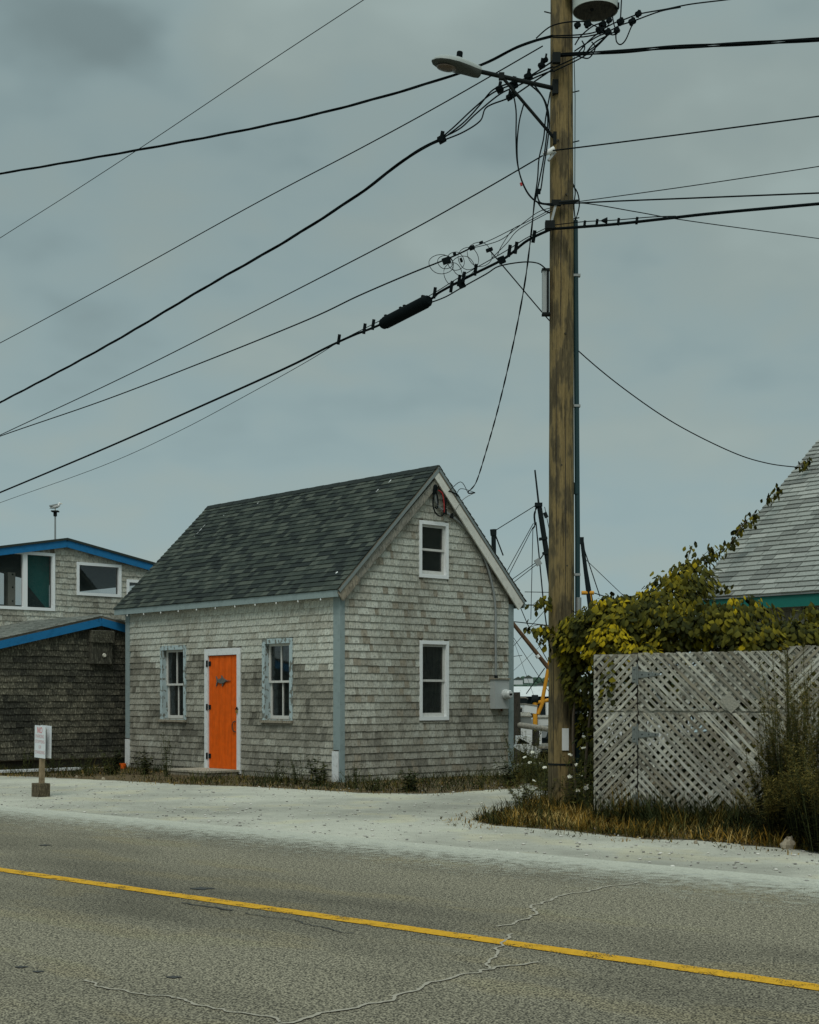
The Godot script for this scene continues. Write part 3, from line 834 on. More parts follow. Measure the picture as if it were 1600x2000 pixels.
	# meter
	var mb := part("meter_box", boxm(Vector3(3.63, 1.46, 0.085), Vector3(0.36, 0.53, 0.14)), M.meter_grey, h)
	mb.transform = gx
	part("cover_lip", boxm(Vector3(3.63, 1.735, 0.09), Vector3(0.40, 0.022, 0.17)), M.bare_board, mb)
	part("hub", tubem([Vector3(3.56, 1.74, 0.07), Vector3(3.56, 1.80, 0.07)], 0.036, 0.03, 10), M.iron, mb)
	part("knockout", tubem([Vector3(3.70, 1.2, 0.07), Vector3(3.70, 1.15, 0.07)], 0.02, 0.02, 8), M.rust, mb)
	var md := sf()
	lathe(md, [Vector2(0.092, 0.0), Vector2(0.092, 0.045), Vector2(0.08, 0.05), Vector2(0.078, 0.12), Vector2(0.06, 0.145), Vector2(0.0, 0.15)], Transform3D(Basis(Vector3.RIGHT, PI * 0.5), Vector3(3.70, 1.455, 0.155)), 20)
	part("meter_dome", md, M.meter_glass, mb)
	part("dial_plate", boxm(Vector3(3.70, 1.455, 0.306), Vector3(0.07, 0.035, 0.006)), M.iron, mb)
	# door step
	var s := thing("door_step", "low weathered plank step under the orange door", "step", HO + HB * Vector3(x_of.call(3.45), 0.0, 0.40), HB)
	for k in 5:
		part("plank", boxm(Vector3(0, 0.082, -0.29 + k * 0.148), Vector3(1.27, 0.036, 0.142)), M.step_board, s)
	part("riser", boxm(Vector3(0, 0.028, 0.34), Vector3(1.2, 0.06, 0.03)), M.bare_board, s)
	part("riser", boxm(Vector3(0.60, 0.028, 0.0), Vector3(0.03, 0.06, 0.64)), M.bare_board, s)
	# swordfish ornament hung on the door
	var f := thing("fish_ornament", "small grey carved swordfish hung on the orange door", "ornament", HO + HB * Vector3(dc + 0.0, 1.70, 0.02), HB)
	var body := PackedVector2Array()
	var fs := sf()
	var prof := [[-0.15, 0.012], [-0.10, 0.032], [-0.03, 0.05], [0.04, 0.045], [0.09, 0.026], [0.13, 0.010]]
	for i in prof.size() - 1:
		prism(fs, PackedVector2Array([Vector2(prof[i][0], -prof[i][1]), Vector2(prof[i + 1][0], -prof[i + 1][1]), Vector2(prof[i + 1][0], prof[i + 1][1]), Vector2(prof[i][0], prof[i][1])]), 0.0, 0.028)
	part("body", fs, M.fish_grey, f)
	var fin := sf()
	prism(fin, PackedVector2Array([Vector2(0.12, -0.009), Vector2(0.26, -0.001), Vector2(0.26, 0.002), Vector2(0.12, 0.009)]), 0.004, 0.02)
	part("bill", fin, M.fish_grey, f)
	fin = sf()
	prism(fin, PackedVector2Array([Vector2(-0.14, -0.012), Vector2(-0.14, 0.012), Vector2(-0.195, 0.085), Vector2(-0.205, 0.08), Vector2(-0.172, 0.0)]), 0.002, 0.02)
	prism(fin, PackedVector2Array([Vector2(-0.14, 0.008), Vector2(-0.172, 0.0), Vector2(-0.205, -0.10), Vector2(-0.19, -0.10), Vector2(-0.14, -0.01)]), 0.002, 0.02)
	part("tail", fin, M.fish_grey, f)
	fin = sf()
	prism(fin, PackedVector2Array([Vector2(-0.03, 0.045), Vector2(0.04, 0.042), Vector2(-0.01, 0.095), Vector2(-0.035, 0.10)]), 0.004, 0.018)
	prism(fin, PackedVector2Array([Vector2(0.06, -0.034), Vector2(0.01, -0.046), Vector2(-0.02, -0.10), Vector2(0.0, -0.10)]), 0.004, 0.018)
	part("fins", fin, M.fish_grey, f)

# ------------------------------------------------------------------ building with blue trim, left
func build_blue_house():
	var o := Vector3(-7.0, 0, -28.0)           # a point of the low wing's wall
	var b := Basis(Vector3(cos(A), 0, -sin(A)), Vector3.UP, Vector3(sin(A), 0, cos(A)))
	var h := thing("blue_trimmed_building", "weathered shingled building with bright blue eaves and a lower dark wing", "building", o, b)
	var list := []
	var vs := []
	for i in 12: vs.append(shingle_mesh(0.03, 0.005, 500 + i, 0.3, 0.4, 0.04))
	var nz := FastNoiseLite.new(); nz.seed = 21; nz.frequency = 0.6; nz.fractal_octaves = 3
	# low wing, gable towards the road: x 0 at the reference point
	var x0 := -4.2; var x1 := 2.3; var px := 1.04; var py := 2.90
	var yl := py - (px - x0) * 0.235; var yr := py - (x1 - px) * 0.215
	var low := part("low_wall", wall_body([Vector2(x0, yl), Vector2(px, py), Vector2(x1, yr)], [], 0.18, 0.12), M.backing, h)
	var tone := func(x: float, y: float, r: RandomNumberGenerator) -> int:
		var v := nz.get_noise_2d(x, y * 1.5) * 2.2 + r.randf_range(-0.9, 0.9)
		return 2 if v < -0.8 else (0 if v < 0.2 else (1 if v < 1.0 else 3))
	var rk := [[Vector2(px, py - 0.02), Vector2(-0.235, 1).normalized()], [Vector2(px, py - 0.02), Vector2(0.215, 1).normalized()]]
	lay(low, {"x0": x0, "x1": x1, "y0": 0.20, "y1": py, "e": 0.125, "lap": 1.35, "wmin": 0.09, "wmax": 0.19, "seed": 25, "rakes": rk, "tone": tone, "variants": vs, "prefix": "old_cedar", "th": 0.02, "top": 0.004, "wobble": 0.006}, list)
	finish_shingles(list)
	part("dark_gap_board", boxm(Vector3((x0 + x1) * 0.5, 0.08, -0.09), Vector3(x1 - x0, 0.26, 0.06)), M.dark_post, h)  # dark board painted in for the shaded gap under the wall
	part("side_wall", boxm(Vector3(x1 - 0.06, yr * 0.5 - 0.05, -1.9), Vector3(0.12, yr - 0.12, 3.6)), M.old_cedar_1, h)
	# low roof
	var dl := 3.3
	for sgn in [-1, 1]:
		var run: float = (px - x0 + 0.1) if sgn < 0 else (x1 + 0.12 - px)
		var sl: float = 0.235 if sgn < 0 else 0.215
		var d := Vector3(sgn, -sl, 0).normalized()
		var ln := run * sqrt(1 + sl * sl)
		var n := Vector3(sgn * sl, 1, 0).normalized()
		var c := Vector3(px, py + 0.10, -dl * 0.5 + 0.06)
		var rb := Basis(d * sgn, n, Vector3(0, 0, 1)) if sgn > 0 else Basis(-d, n, Vector3(0, 0, 1))
		var rp := part("low_roof", boxm(c + d * ln * 0.5, Vector3(ln, 0.05, dl + 0.10), rb), M.backing, h)
		var fc := part("blue_fascia", boxm(Vector3(px, py + 0.005, 0.115) + d * ln * 0.5, Vector3(ln, 0.15, 0.03), rb), M.blue_paint, h)
		# shingles of the roof: courses run along the depth
		var ttr := func(x: float, y: float, r: RandomNumberGenerator) -> int: return r.randi() % 3
		var rl := []
		var node := Node3D.new(); node.name = "roof_slope"; h.add_child(node, true)
		# frame: x along depth towards the camera, y up the slope
		var up := -d
		var xa := Vector3(0, 0, 1) if sgn < 0 else Vector3(0, 0, -1)
		node.transform = Transform3D(Basis(xa, up, xa.cross(up)), c + d * ln + n * 0.027 - xa * (dl * 0.5 + 0.06))
		lay(node, {"x0": 0.0, "x1": dl + 0.14, "y0": -0.03, "y1": ln, "ymax": ln, "e": 0.13, "lap": 1.2, "wmin": 0.12, "wmax": 0.3, "seed": 26, "tone": ttr, "variants": vs, "prefix": "grey_roofing", "th": 0.018, "top": 0.003, "name": "roof_shingle", "stuff": "roof_shingle_courses"}, rl)
		finish_shingles(rl, 60)
	# upper block stands behind
	var uo := 3.25
	var up_node := Node3D.new(); up_node.name = "upper_storey"; h.add_child(up_node, true)
	up_node.transform = Transform3D(Basis(), Vector3(0, 0, -uo))
	var ax := 2.026; var ay := 4.80; var as_ := 0.182
	var u0 := -3.4; var u1 := 5.4
	var big := Rect2(0.36, 3.30, 1.42, 1.27); var sm := Rect2(2.31, 3.68, 1.13, 0.74); var th3 := Rect2(3.58, 3.5, 0.8, 0.60)
	var uw := part("upper_wall", wall_body([Vector2(u0, ay - (ax - u0) * as_), Vector2(ax, ay), Vector2(u1, ay - (u1 - ax) * as_)], [big.grow(-0.05), sm.grow(-0.05), th3.grow(-0.05)], 0.0, 0.12), M.backing, up_node)
	var list2 := []
	var tone2 := func(x: float, y: float, r: RandomNumberGenerator) -> int:
		var v := nz.get_noise_2d(x * 1.2 + 50, y * 1.4) * 2.4 + r.randf_range(-1.0, 1.0)
		return clampi(int(round(v + 1.7)), 0, 4)
	var rk2 := [[Vector2(ax, ay - 0.02), Vector2(-as_, 1).normalized()], [Vector2(ax, ay - 0.02), Vector2(as_, 1).normalized()]]
	lay(uw, {"x0": u0, "x1": u1, "y0": 2.3, "y1": ay, "e": 0.125, "lap": 1.35, "wmin": 0.09, "wmax": 0.2, "seed": 27, "rakes": rk2, "holes": [big, sm, th3], "tone": tone2, "variants": vs, "prefix": "cedar", "th": 0.022, "top": 0.004, "wobble": 0.006}, list2)
	finish_shingles(list2)
	for sgn in [-1, 1]:
		var run: float = (ax - u0 + 0.15) if sgn < 0 else (u1 + 0.15 - ax)
		var d := Vector3(sgn, -as_, 0).normalized()
		var ln := run * sqrt(1 + as_ * as_)
		var rb := Basis(d * sgn, Vector3(sgn * as_, 1, 0).normalized(), Vector3(0, 0, 1))
		part("upper_roof", boxm(Vector3(ax, ay + 0.10, -2.9) + d * ln * 0.5, Vector3(ln, 0.05, 6.1), rb), M.roofing_1, up_node)
		part("blue_fascia", boxm(Vector3(ax, ay + 0.0, 0.11) + d * ln * 0.5, Vector3(ln, 0.16, 0.03), rb), M.blue_paint, up_node)
	part("upper_side", boxm(Vector3(u1 - 0.06, 2.0, -3.0), Vector3(0.12, 4.0, 5.8)), M.cedar_3, up_node)
	part("upper_side", boxm(Vector3(u0 + 0.06, 1.9, -3.0), Vector3(0.12, 3.7, 5.8)), M.cedar_3, up_node)
	part("upper_back", boxm(Vector3(1.0, 1.9, -5.9), Vector3(8.6, 3.8, 0.12)), M.cedar_3, up_node)
	part("upper_floor", boxm(Vector3(1.0, 3.0, -2.95), Vector3(8.5, 0.1, 5.7)), M.inside, up_node)
	# picture windows: white frames with fixed panes
	for q in [[big, 1], [sm, 0], [th3, 0]]:
		var r: Rect2 = q[0]
		var f := sf()
		var t := 0.065
		box(f, Vector3(r.position.x + t * 0.5, r.get_center().y, 0.0), Vector3(t, r.size.y, 0.09))
		box(f, Vector3(r.end.x - t * 0.5, r.get_center().y, 0.0), Vector3(t, r.size.y, 0.09))
		box(f, Vector3(r.get_center().x, r.end.y - t * 0.5, 0.001), Vector3(r.size.x - 2 * t, t, 0.09))
		box(f, Vector3(r.get_center().x, r.position.y + t * 0.5, 0.001), Vector3(r.size.x - 2 * t, t, 0.09))
		if q[1]: box(f, Vector3(r.get_center().x, r.get_center().y, 0.0), Vector3(0.10, r.size.y - 2 * t, 0.088))
		var wn := part("window", f, M.clean_white, up_node)
		if q[1]:
			for s in [-1, 1]:
				part("pane", boxm(Vector3(r.get_center().x + s * r.size.x * 0.25, r.get_center().y, -0.02), Vector3(r.size.x * 0.5 - t - 0.05, r.size.y - 2 * t, 0.005)), M.glass, wn)
		else:
			part("pane", boxm(Vector3(r.get_center().x, r.get_center().y, -0.02), Vector3(r.size.x - 2 * t, r.size.y - 2 * t, 0.005)), M.glass, wn)
	# flat teal panel, dark green triangle and locker behind the big window
	var cu := sf()
	prism(cu, PackedVector2Array([Vector2(1.12, 3.36), Vector2(1.74, 3.36), Vector2(1.74, 4.52), Vector2(1.12, 4.52)]), -0.17, -0.16)
	part("window_panel", cu, M.teal_panel, up_node)
	var cu2 := sf()
	prism(cu2, PackedVector2Array([Vector2(1.12, 3.36), Vector2(1.66, 3.36), Vector2(1.12, 3.95)]), -0.15, -0.14)
	part("window_panel", cu2, M.conduit_green, up_node)
	part("locker", boxm(Vector3(0.92, 3.75, -0.40), Vector3(0.17, 0.75, 0.2)), M.pale_cloth, up_node)
	for y in [3.5, 3.8, 4.08]: part("latch", boxm(Vector3(0.94, y, -0.295), Vector3(0.03, 0.035, 0.012)), M.iron, up_node)
	# meter hatch on the dark wall
	var v := part("vent_box", boxm(Vector3(1.05, 2.38, 0.06), Vector3(0.46, 0.62, 0.12)), M.old_cedar_1, h)
	part("vent_cap", boxm(Vector3(1.05, 2.62, 0.10), Vector3(0.49, 0.23, 0.17), Basis(Vector3.RIGHT, 0.16)), M.old_cedar_0, v)
	part("vent_hole", tubem([Vector3(1.10, 2.24, 0.115), Vector3(1.10, 2.24, 0.145)], 0.045, 0.035, 10), M.pale_cloth, v)
	# gull on its post, behind the ridge
	var gp := at(108, 1052, 33.6)
	var p := thing("roof_post", "thin post with a small platform rising behind the blue ridge", "post", Vector3(gp.x, 4.2, gp.z))
	var tp := EYE + (HY - 1000.0) / F * 33.6 - 4.2
	part("pole", tubem([Vector3(0, 0, 0), Vector3(0, tp, 0)], 0.024, 0.02, 8), M.galvanised, p)
	part("platform", boxm(Vector3(0, tp + 0.015, 0), Vector3(0.16, 0.03, 0.16)), M.iron, p)
	part("bracket", boxm(Vector3(0, tp - 0.05, 0), Vector3(0.07, 0.10, 0.07)), M.iron, p)
	var g := thing("gull", "white gull perched on the post platform over the blue roof", "bird", Vector3(gp.x, 4.2 + tp + 0.03, gp.z))
	var gb := sf()
	lathe(gb, [Vector2(0.0, -0.15), Vector2(0.022, -0.10), Vector2(0.05, -0.02), Vector2(0.052, 0.05), Vector2(0.034, 0.10), Vector2(0.0, 0.13)], Transform3D(Basis(Vector3.FORWARD, 1.25), Vector3(0, 0.10, 0)), 12)
	lathe(gb, [Vector2(0.0, -0.035), Vector2(0.027, -0.02), Vector2(0.03, 0.005), Vector2(0.018, 0.028), Vector2(0.0, 0.034)], Transform3D(Basis(), Vector3(0.10, 0.165, 0)), 10)
	tube(gb, [Vector3(0.07, 0.12, 0), Vector3(0.10, 0.16, 0)], 0.03, 0.025, 8)
	part("body", gb, M.gull_white, g)
	part("beak", tubem([Vector3(0.125, 0.165, 0), Vector3(0.165, 0.157, 0)], 0.009, 0.003, 6), M.brass, g)
	part("wings", boxm(Vector3(-0.03, 0.125, 0), Vector3(0.20, 0.03, 0.105), Basis(Vector3.FORWARD, -0.2)), M.galvanised, g)
	for s in [-1, 1]: part("leg", tubem([Vector3(0.0, 0, 0.02 * s), Vector3(0.0, 0.07, 0.02 * s)], 0.005, 0.005, 5), M.brass, g)

# ------------------------------------------------------------------ building with green fascia, right
func build_green_house():
	var o := Vector3(4.3, 0, -22.0)
	# x along the eave towards the camera and right, z out of the wall
	var b := Basis(Vector3(sin(A), 0, cos(A)), Vector3.UP, Vector3(-cos(A), 0, sin(A)))
	var h := thing("green_trimmed_building", "grey shingled building with pale grey roof and dark green fascia", "building", o, b)
	var ev := 2.92; var pitch := deg_to_rad(38.6); var ln := 4.6; var wd := 7.0
	var fr := Transform3D(Basis(Vector3(1, 0, 0), Vector3(0, sin(pitch), -cos(pitch)), Vector3(0, cos(pitch), sin(pitch))), Vector3(0, ev, 0))
	var roof := part("roof", boxm(Vector3(wd * 0.5, ln * 0.5, -0.04), Vector3(wd, ln, 0.06)), M.backing, h)
	roof.transform = fr
	var vs := []
	for i in 8: vs.append(shingle_mesh(0.026, 0.003, 700 + i, 0.25, 0.2, 0.03))
	var tone := func(x: float, y: float, r: RandomNumberGenerator) -> int: return [0, 0, 1, 2, 1, 3, 0][r.randi() % 7]
	var l := []
	lay(roof, {"x0": -0.015, "x1": wd, "y0": -0.03, "y1": ln, "ymax": ln, "e": 0.132, "lap": 1.2, "wmin": 0.19, "wmax": 0.36, "seed": 40, "tone": tone, "variants": vs, "prefix": "grey_roofing", "th": 0.026, "top": 0.003, "gap": 0.010, "name": "roof_shingle", "stuff": "roof_shingle_courses", "tilt": 0.01}, l)
	var back := part("roof", boxm(Vector3(wd * 0.5, ln * 0.5, -0.04), Vector3(wd, ln, 0.06)), M.grey_roofing_1, h)
	var rr := ln * cos(pitch); var rh := ev + ln * sin(pitch)
	back.transform = Transform3D(Basis(Vector3(-1, 0, 0), Vector3(0, sin(pitch), cos(pitch)), Vector3(0, cos(pitch), -sin(pitch))), Vector3(wd, ev, -2 * rr))
	# keep only shingles that the frame can show as parts
	finish_shingles(l)
	part("green_fascia", boxm(Vector3(wd * 0.5, ev - 0.13, -0.02), Vector3(wd - 0.06, 0.17, 0.03)), M.green_paint, h)
	part("gutter_edge", boxm(Vector3(wd * 0.5, ev - 0.03, 0.005), Vector3(wd, 0.022, 0.035)), M.galvanised, h)
	part("soffit", boxm(Vector3(wd * 0.5, ev - 0.2, -0.2), Vector3(wd - 0.1, 0.02, 0.36)), M.grey_board, h)
	part("rake_board", boxm(Vector3(0.02, ln * 0.5, -0.06), Vector3(0.03, ln, 0.09)), M.grey_board, h).transform = fr
	var wall := part("eave_wall", wall_body([Vector2(0.15, ev - 0.2), Vector2(wd - 0.1, ev - 0.2)], [], 0.0, 0.12), M.backing, h)
	wall.position = Vector3(0, 0, -0.38)
	var wv := []
	for i in 6: wv.append(shingle_mesh(0.019, 0.004, 720 + i, 0.26, 0.36, 0.012))
	var l2 := []
	var tw := func(x: float, y: float, r: RandomNumberGenerator) -> int: return 2 + r.randi() % 3
	lay(wall, {"x0": 0.15, "x1": 4.0, "y0": 1.6, "y1": ev - 0.2, "ymax": ev - 0.2, "e": 0.13, "lap": 1.35, "wmin": 0.09, "wmax": 0.18, "seed": 41, "tone": tw, "variants": wv, "prefix": "cedar", "th": 0.019, "top": 0.004}, l2)
	finish_shingles(l2, 200)
	var gw := part("gable_wall", wall_body([Vector2(0, ev - 0.2), Vector2(rr - 0.38, rh - 0.35), Vector2(2 * rr - 0.76, ev - 0.2)], [], 0.0, 0.12), M.cedar_3, h)
	gw.transform = Transform3D(Basis(Vector3(0, 0, 1), Vector3.UP, Vector3(-1, 0, 0)), Vector3(0.15, 0, -2 * rr + 0.38))

# ------------------------------------------------------------------ utility pole and its fittings
var PB := Vector3(1.98, 0, -18.67)
func build_pole():
	var p := thing("utility_pole", "tall tan wooden utility pole with dark stains", "pole", PB)
	var st := sf()
	var hgt := 13.2; var sides := 40; var rows := 60
	var nz := FastNoiseLite.new(); nz.seed = 3; nz.frequency = 1.0
	var P := func(i: int, j: int) -> Vector3:
		var y := hgt * j / rows - 0.1
		var a := TAU * i / sides
		var r := lerpf(0.176, 0.136, y / hgt) + nz.get_noise_3d(cos(a) * 1.5, y * 0.4, sin(a) * 1.5) * 0.006
		return Vector3(cos(a) * r, y, -sin(a) * r)
	for j in rows:
		for i in sides:
			var q := [[i, j], [i + 1, j], [i + 1, j + 1], [i, j], [i + 1, j + 1], [i, j + 1]]
			var order := [0, 2, 1, 3, 5, 4]
			for k in order:
				var v: Vector3 = P.call(q[k][0] % sides, q[k][1])
				st.set_normal(Vector3(v.x, 0, v.z).normalized())
				st.set_uv(Vector2(float(q[k][0]) / sides, q[k][1] * hgt / rows / 6.0)); st.add_vertex(v)
	part("shaft", st, M.pole_wood, p)
	# long drying checks and knots
	for q in [[0.2, 2.2, 5.4], [-0.5, 3.4, 6.2], [0.75, 0.9, 3.4], [-0.15, 6.0, 8.3], [0.5, 7.2, 9.6], [-0.75, 0.4, 2.4]]:
		var cs := sf()
		var n := 14
		var prev := []
		for k in n + 1:
			var y := lerpf(q[1], q[2], float(k) / n)
			var a: float = -PI * 0.5 + q[0] + sin(k * 1.7) * 0.02
			var r := lerpf(0.176, 0.136, (y + 0.1) / hgt) + 0.0065
			var wd := 0.0045 * sin(PI * float(k) / n) + 0.001
			var c := Vector3(cos(a) * r, y, -sin(a) * r)
			var sd := Vector3(sin(a), 0, cos(a)) * wd
			if k > 0: quad(cs, prev[0], prev[1], c + sd, c - sd)
			prev = [c - sd, c + sd]
		part("check", cs, M.dark_post, p)
	# steel band low on the pole
	var bd := sf()
	lathe(bd, [Vector2(0.182, 0.52), Vector2(0.182, 0.545)], Transform3D(), 40)
	part("band", bd, M.iron, p)
	# climbing pegs
	for q in [[8.62, 1, 0.0], [10.3, -1, 0.15], [7.62, 1, -0.05], [9.27, 1, 0.05]]:
		var d := Vector3(q[1], 0, 0.1).normalized()
		part("peg", tubem([Vector3(0, q[0], 0) + d * 0.13, Vector3(0, q[0] + 0.02, 0) + d * 0.23], 0.008, 0.008, 6), M.iron, p)
	for q in [[8.6, -0.4], [7.9, 0.3], [6.1, 0.2], [4.4, -0.1], [3.1, 0.35]]:
		var a: float = -PI * 0.5 + q[1]
		part("knot", tubem([Vector3(cos(a) * 0.14, q[0], -sin(a) * 0.14), Vector3(cos(a) * 0.168, q[0], -sin(a) * 0.168)], 0.016, 0.012, 8), M.dark_post, p)
	# tag plate
	solo("tag_plate", boxm(PB + Vector3(0.03, 1.4 - 82.0 / F * 18.5, 0.185), Vector3(0.088, 0.285, 0.006), Basis(Vector3.UP, 0.12)), M.plate_white, "blank white plate nailed low on the utility pole", "plate")
	# riser conduit on the right side
	var rs := thing("riser_conduit", "dark green riser pipe strapped up the side of the utility pole", "conduit", PB + Vector3(0.212, 0, -0.03))
	part("pipe", tubem([Vector3(0.0, 0.0, 0), Vector3(-0.0, 3.4, 0), Vector3(-0.028, 7.62, 0)], 0.033, 0.033, 12), M.conduit_green, rs)
	part("collar", tubem([Vector3(-0.012, 4.05, 0), Vector3(-0.012, 4.2, 0)], 0.040, 0.040, 12), M.conduit_green, rs)
	part("sleeve", tubem([Vector3(0.012, 2.05, 0.02), Vector3(0.012, 2.7, 0.02)], 0.036, 0.036, 12), M.galvanised, rs)
	for y in [1.2, 3.0, 5.2, 6.9]: part("strap", boxm(Vector3(-0.03, y, 0.0), Vector3(0.13, 0.03, 0.075)), M.galvanised, rs)
	for q in [[Vector3(-0.028, 7.62, 0), Vector3(-0.05, 7.8, 0.03), Vector3(-0.035, 8.0, 0.03), Vector3(-0.09, 8.15, 0.02)], [Vector3(-0.028, 7.62, 0), Vector3(0.02, 7.8, 0.02), Vector3(0.0, 7.98, 0.0), Vector3(-0.08, 8.1, 0.0)]]:
		part("lead", tubem(smooth(q, 4), 0.009, 0.009, 6), M.cable_black, rs)
	solo("ground_wire", tubem([PB + Vector3(0.168, 8.0, 0.04), PB + Vector3(0.172, 9.2, 0.04), PB + Vector3(0.155, 9.75, 0.06)], 0.006, 0.006, 6), M.conduit_green, "thin bare wire running up beside the pegs of the utility pole", "wire")
	# transformer can
	var t := thing("transformer", "pale grey cylindrical transformer hung high beside the utility pole", "transformer", at(1163, 22, 18.5))
	var tc := sf()
	lathe(tc, [Vector2(0.0, 0.012), Vector2(0.255, 0.012), Vector2(0.262, 0.03), Vector2(0.285, 0.03), Vector2(0.285, 0.0), Vector2(0.292, 0.0), Vector2(0.292, 0.95), Vector2(0.27, 1.0), Vector2(0.0, 1.04)], Transform3D(), 36)
	part("tank", tc, M.tank_grey, t)
	var tb := sf(); lathe(tb, [Vector2(0.0, 0.006), Vector2(0.286, 0.006), Vector2(0.286, 0.018)], Transform3D(), 36)
	part("base", tb, M.dark_post, t)
	for y in [0.22, 0.75]: part("bracket", boxm(Vector3(-0.31, y, 0.02), Vector3(0.16, 0.09, 0.10)), M.galvanised, t)
	part("drain_plug", tubem([Vector3(-0.05, 0.02, 0.05), Vector3(-0.05, -0.02, 0.05)], 0.025, 0.02, 8), M.iron, t)
	part("ground_lug", boxm(Vector3(0.27, 0.03, 0.08), Vector3(0.05, 0.07, 0.05)), M.iron, t)
	for k in 3: part("bushing", tubem([Vector3(0.295, 0.70, -0.09 + k * 0.10), Vector3(0.37, 0.72, -0.09 + k * 0.10)], 0.035, 0.022, 8), M.tank_grey, t)
	# cobra-head street lamp
	var ld := Vector3(-0.97, 0.113, 0.24).normalized()
	var la := at(1080, 172, 18.56)
	var s := thing("street_lamp", "grey cobra head street lamp on a braced arm from the pole", "street lamp", la)
	part("arm", tubem(smooth([Vector3.ZERO, ld * 0.5, ld * 1.02 + Vector3(0, 0.0, 0)], 5), 0.028, 0.028, 10), M.iron, s)
	var br0 := at(1081, 268, 18.58) - la
	part("brace", tubem([br0, ld * 0.70], 0.021, 0.021, 8), M.iron, s)
	part("foot", boxm(br0 + Vector3(0.02, -0.02, 0), Vector3(0.05, 0.16, 0.08)), M.iron, s)
	part("pole_plate", boxm(Vector3(0.03, 0, 0.0), Vector3(0.07, 0.18, 0.12)), M.iron, s)
	part("clamp", boxm(ld * 0.70, Vector3(0.07, 0.08, 0.07)), M.iron, s)
	# head: flattened lofted shell, tip rounded
	var hx := ld; var hz := Vector3(-hx.z, 0, hx.x).normalized(); var hy := hz.cross(hx).normalized()
	if hy.y < 0: hy = -hy
	var hb := Basis(hx, hy, hz)
	var hs := sf(); var hl := sf()
	var sec := [[-0.02, 0.05, 0.05, 0.06], [0.0, 0.062, 0.065, 0.085], [0.06, 0.075, 0.078, 0.09], [0.16, 0.11, 0.095, 0.075], [0.30, 0.145, 0.11, 0.06], [0.44, 0.15, 0.10, 0.05], [0.54, 0.125, 0.078, 0.04], [0.60, 0.08, 0.048, 0.026], [0.63, 0.02, 0.014, 0.008]]
	var ring := func(k: int, low: bool) -> Array:
		var q: Array = sec[k]
		var o := []
		for i in 13:
			var a := PI * i / 12.0
			o.append(Vector3(q[0], (-sin(a) * q[3] if low else sin(a) * q[2]), cos(a) * q[1]))
		return o
	for low in [false, true]:
		var stt: SurfaceTool = hl if low else hs
		stt.set_smooth_group(1)
		for k in sec.size() - 1:
			var r0: Array = ring.call(k, low); var r1: Array = ring.call(k + 1, low)
			for i in 12:
				if low: quad(stt, r0[i], r1[i], r1[i + 1], r0[i + 1])
				else: quad(stt, r0[i + 1], r1[i + 1], r1[i], r0[i])
	hs.generate_normals(); hl.generate_normals()
	var head := part("head", hs, M.lamp_grey, s)
	head.transform = Transform3D(hb, ld * 1.0)
	part("housing_floor", hl, M.lamp_under_shade, head)
	var lens := sf(); lathe(lens, [Vector2(0.0, -0.03), Vector2(0.06, -0.026), Vector2(0.10, -0.012), Vector2(0.105, 0.0)], Transform3D(Basis(Vector3(1.25, 0, 0), Vector3.UP, Vector3(0, 0, 1)), Vector3(0.43, -0.048, 0)), 20)
	part("lens", lens, M.lamp_lens, head)
	var pc := sf(); lathe(pc, [Vector2(0.04, 0.0), Vector2(0.04, 0.075), Vector2(0.036, 0.09), Vector2(0.0, 0.092)], Transform3D(), 14)
	part("photocell", pc, M.cable_black, head).position = Vector3(0.28, 0.10, 0)
	# insulator clevis for the single conductor
	var iv := thing("insulator", "grey spool insulator holding a single wire on the utility pole", "insulator", at(1075, 298, 18.5))
	part("bracket", boxm(Vector3(0.02, -0.05, 0.0), Vector3(0.03, 0.14, 0.05), Basis(Vector3.FORWARD, 0.7)), M.galvanised, iv)
	part("spool", tubem([Vector3(-0.09, -0.03, 0.02), Vector3(0.05, 0.035, 0.02)], 0.028, 0.042, 12), M.plate_white, iv)
	# small terminal cabinet
	var tm := thing("terminal_box", "slim grey finned terminal box fixed to the utility pole", "box", at(1066, 572, 18.62))
	part("cover", boxm(Vector3(-0.02, 0, 0.02), Vector3(0.055, 0.55, 0.09)), M.galvanised, tm)
	part("rib", boxm(Vector3(0.022, 0.0, 0.05), Vector3(0.03, 0.52, 0.06)), M.iron, tm)
	part("cap", boxm(Vector3(-0.005, 0.285, 0.02), Vector3(0.10, 0.03, 0.11)), M.iron, tm)
	part("base", boxm(Vector3(0.0, -0.285, 0.02), Vector3(0.10, 0.03, 0.11)), M.iron, tm)
	var la2 := at(1078, 442, 18.5)
	var ch := thing("cable_hook", "dark suspension clamp holding the thick cable on the pole", "clamp", la2)
	part("body", boxm(Vector3(-0.03, 0.0, 0.04), Vector3(0.12, 0.10, 0.10)), M.iron, ch)
	part("plate", boxm(Vector3(0.02, 0.16, 0.04), Vector3(0.03, 0.24, 0.05), Basis(Vector3.FORWARD, 0.25)), M.galvanised, ch)
	var dk := thing("dead_end_clamps", "cluster of dark wire grips around the pole below the lamp", "clamp", at(1086, 398, 18.48))
	part("grip", boxm(Vector3(-0.0, 0, 0.03), Vector3(0.12, 0.07, 0.06)), M.iron, dk)
	part("grip", tubem([Vector3(0.03, 0.0, 0.05), Vector3(0.30, 0.035, 0.02)], 0.022, 0.016, 8), M.iron, dk)
	part("eye", boxm(Vector3(0.0, 1.85, 0.06), Vector3(0.10, 0.13, 0.07)), M.iron, dk)

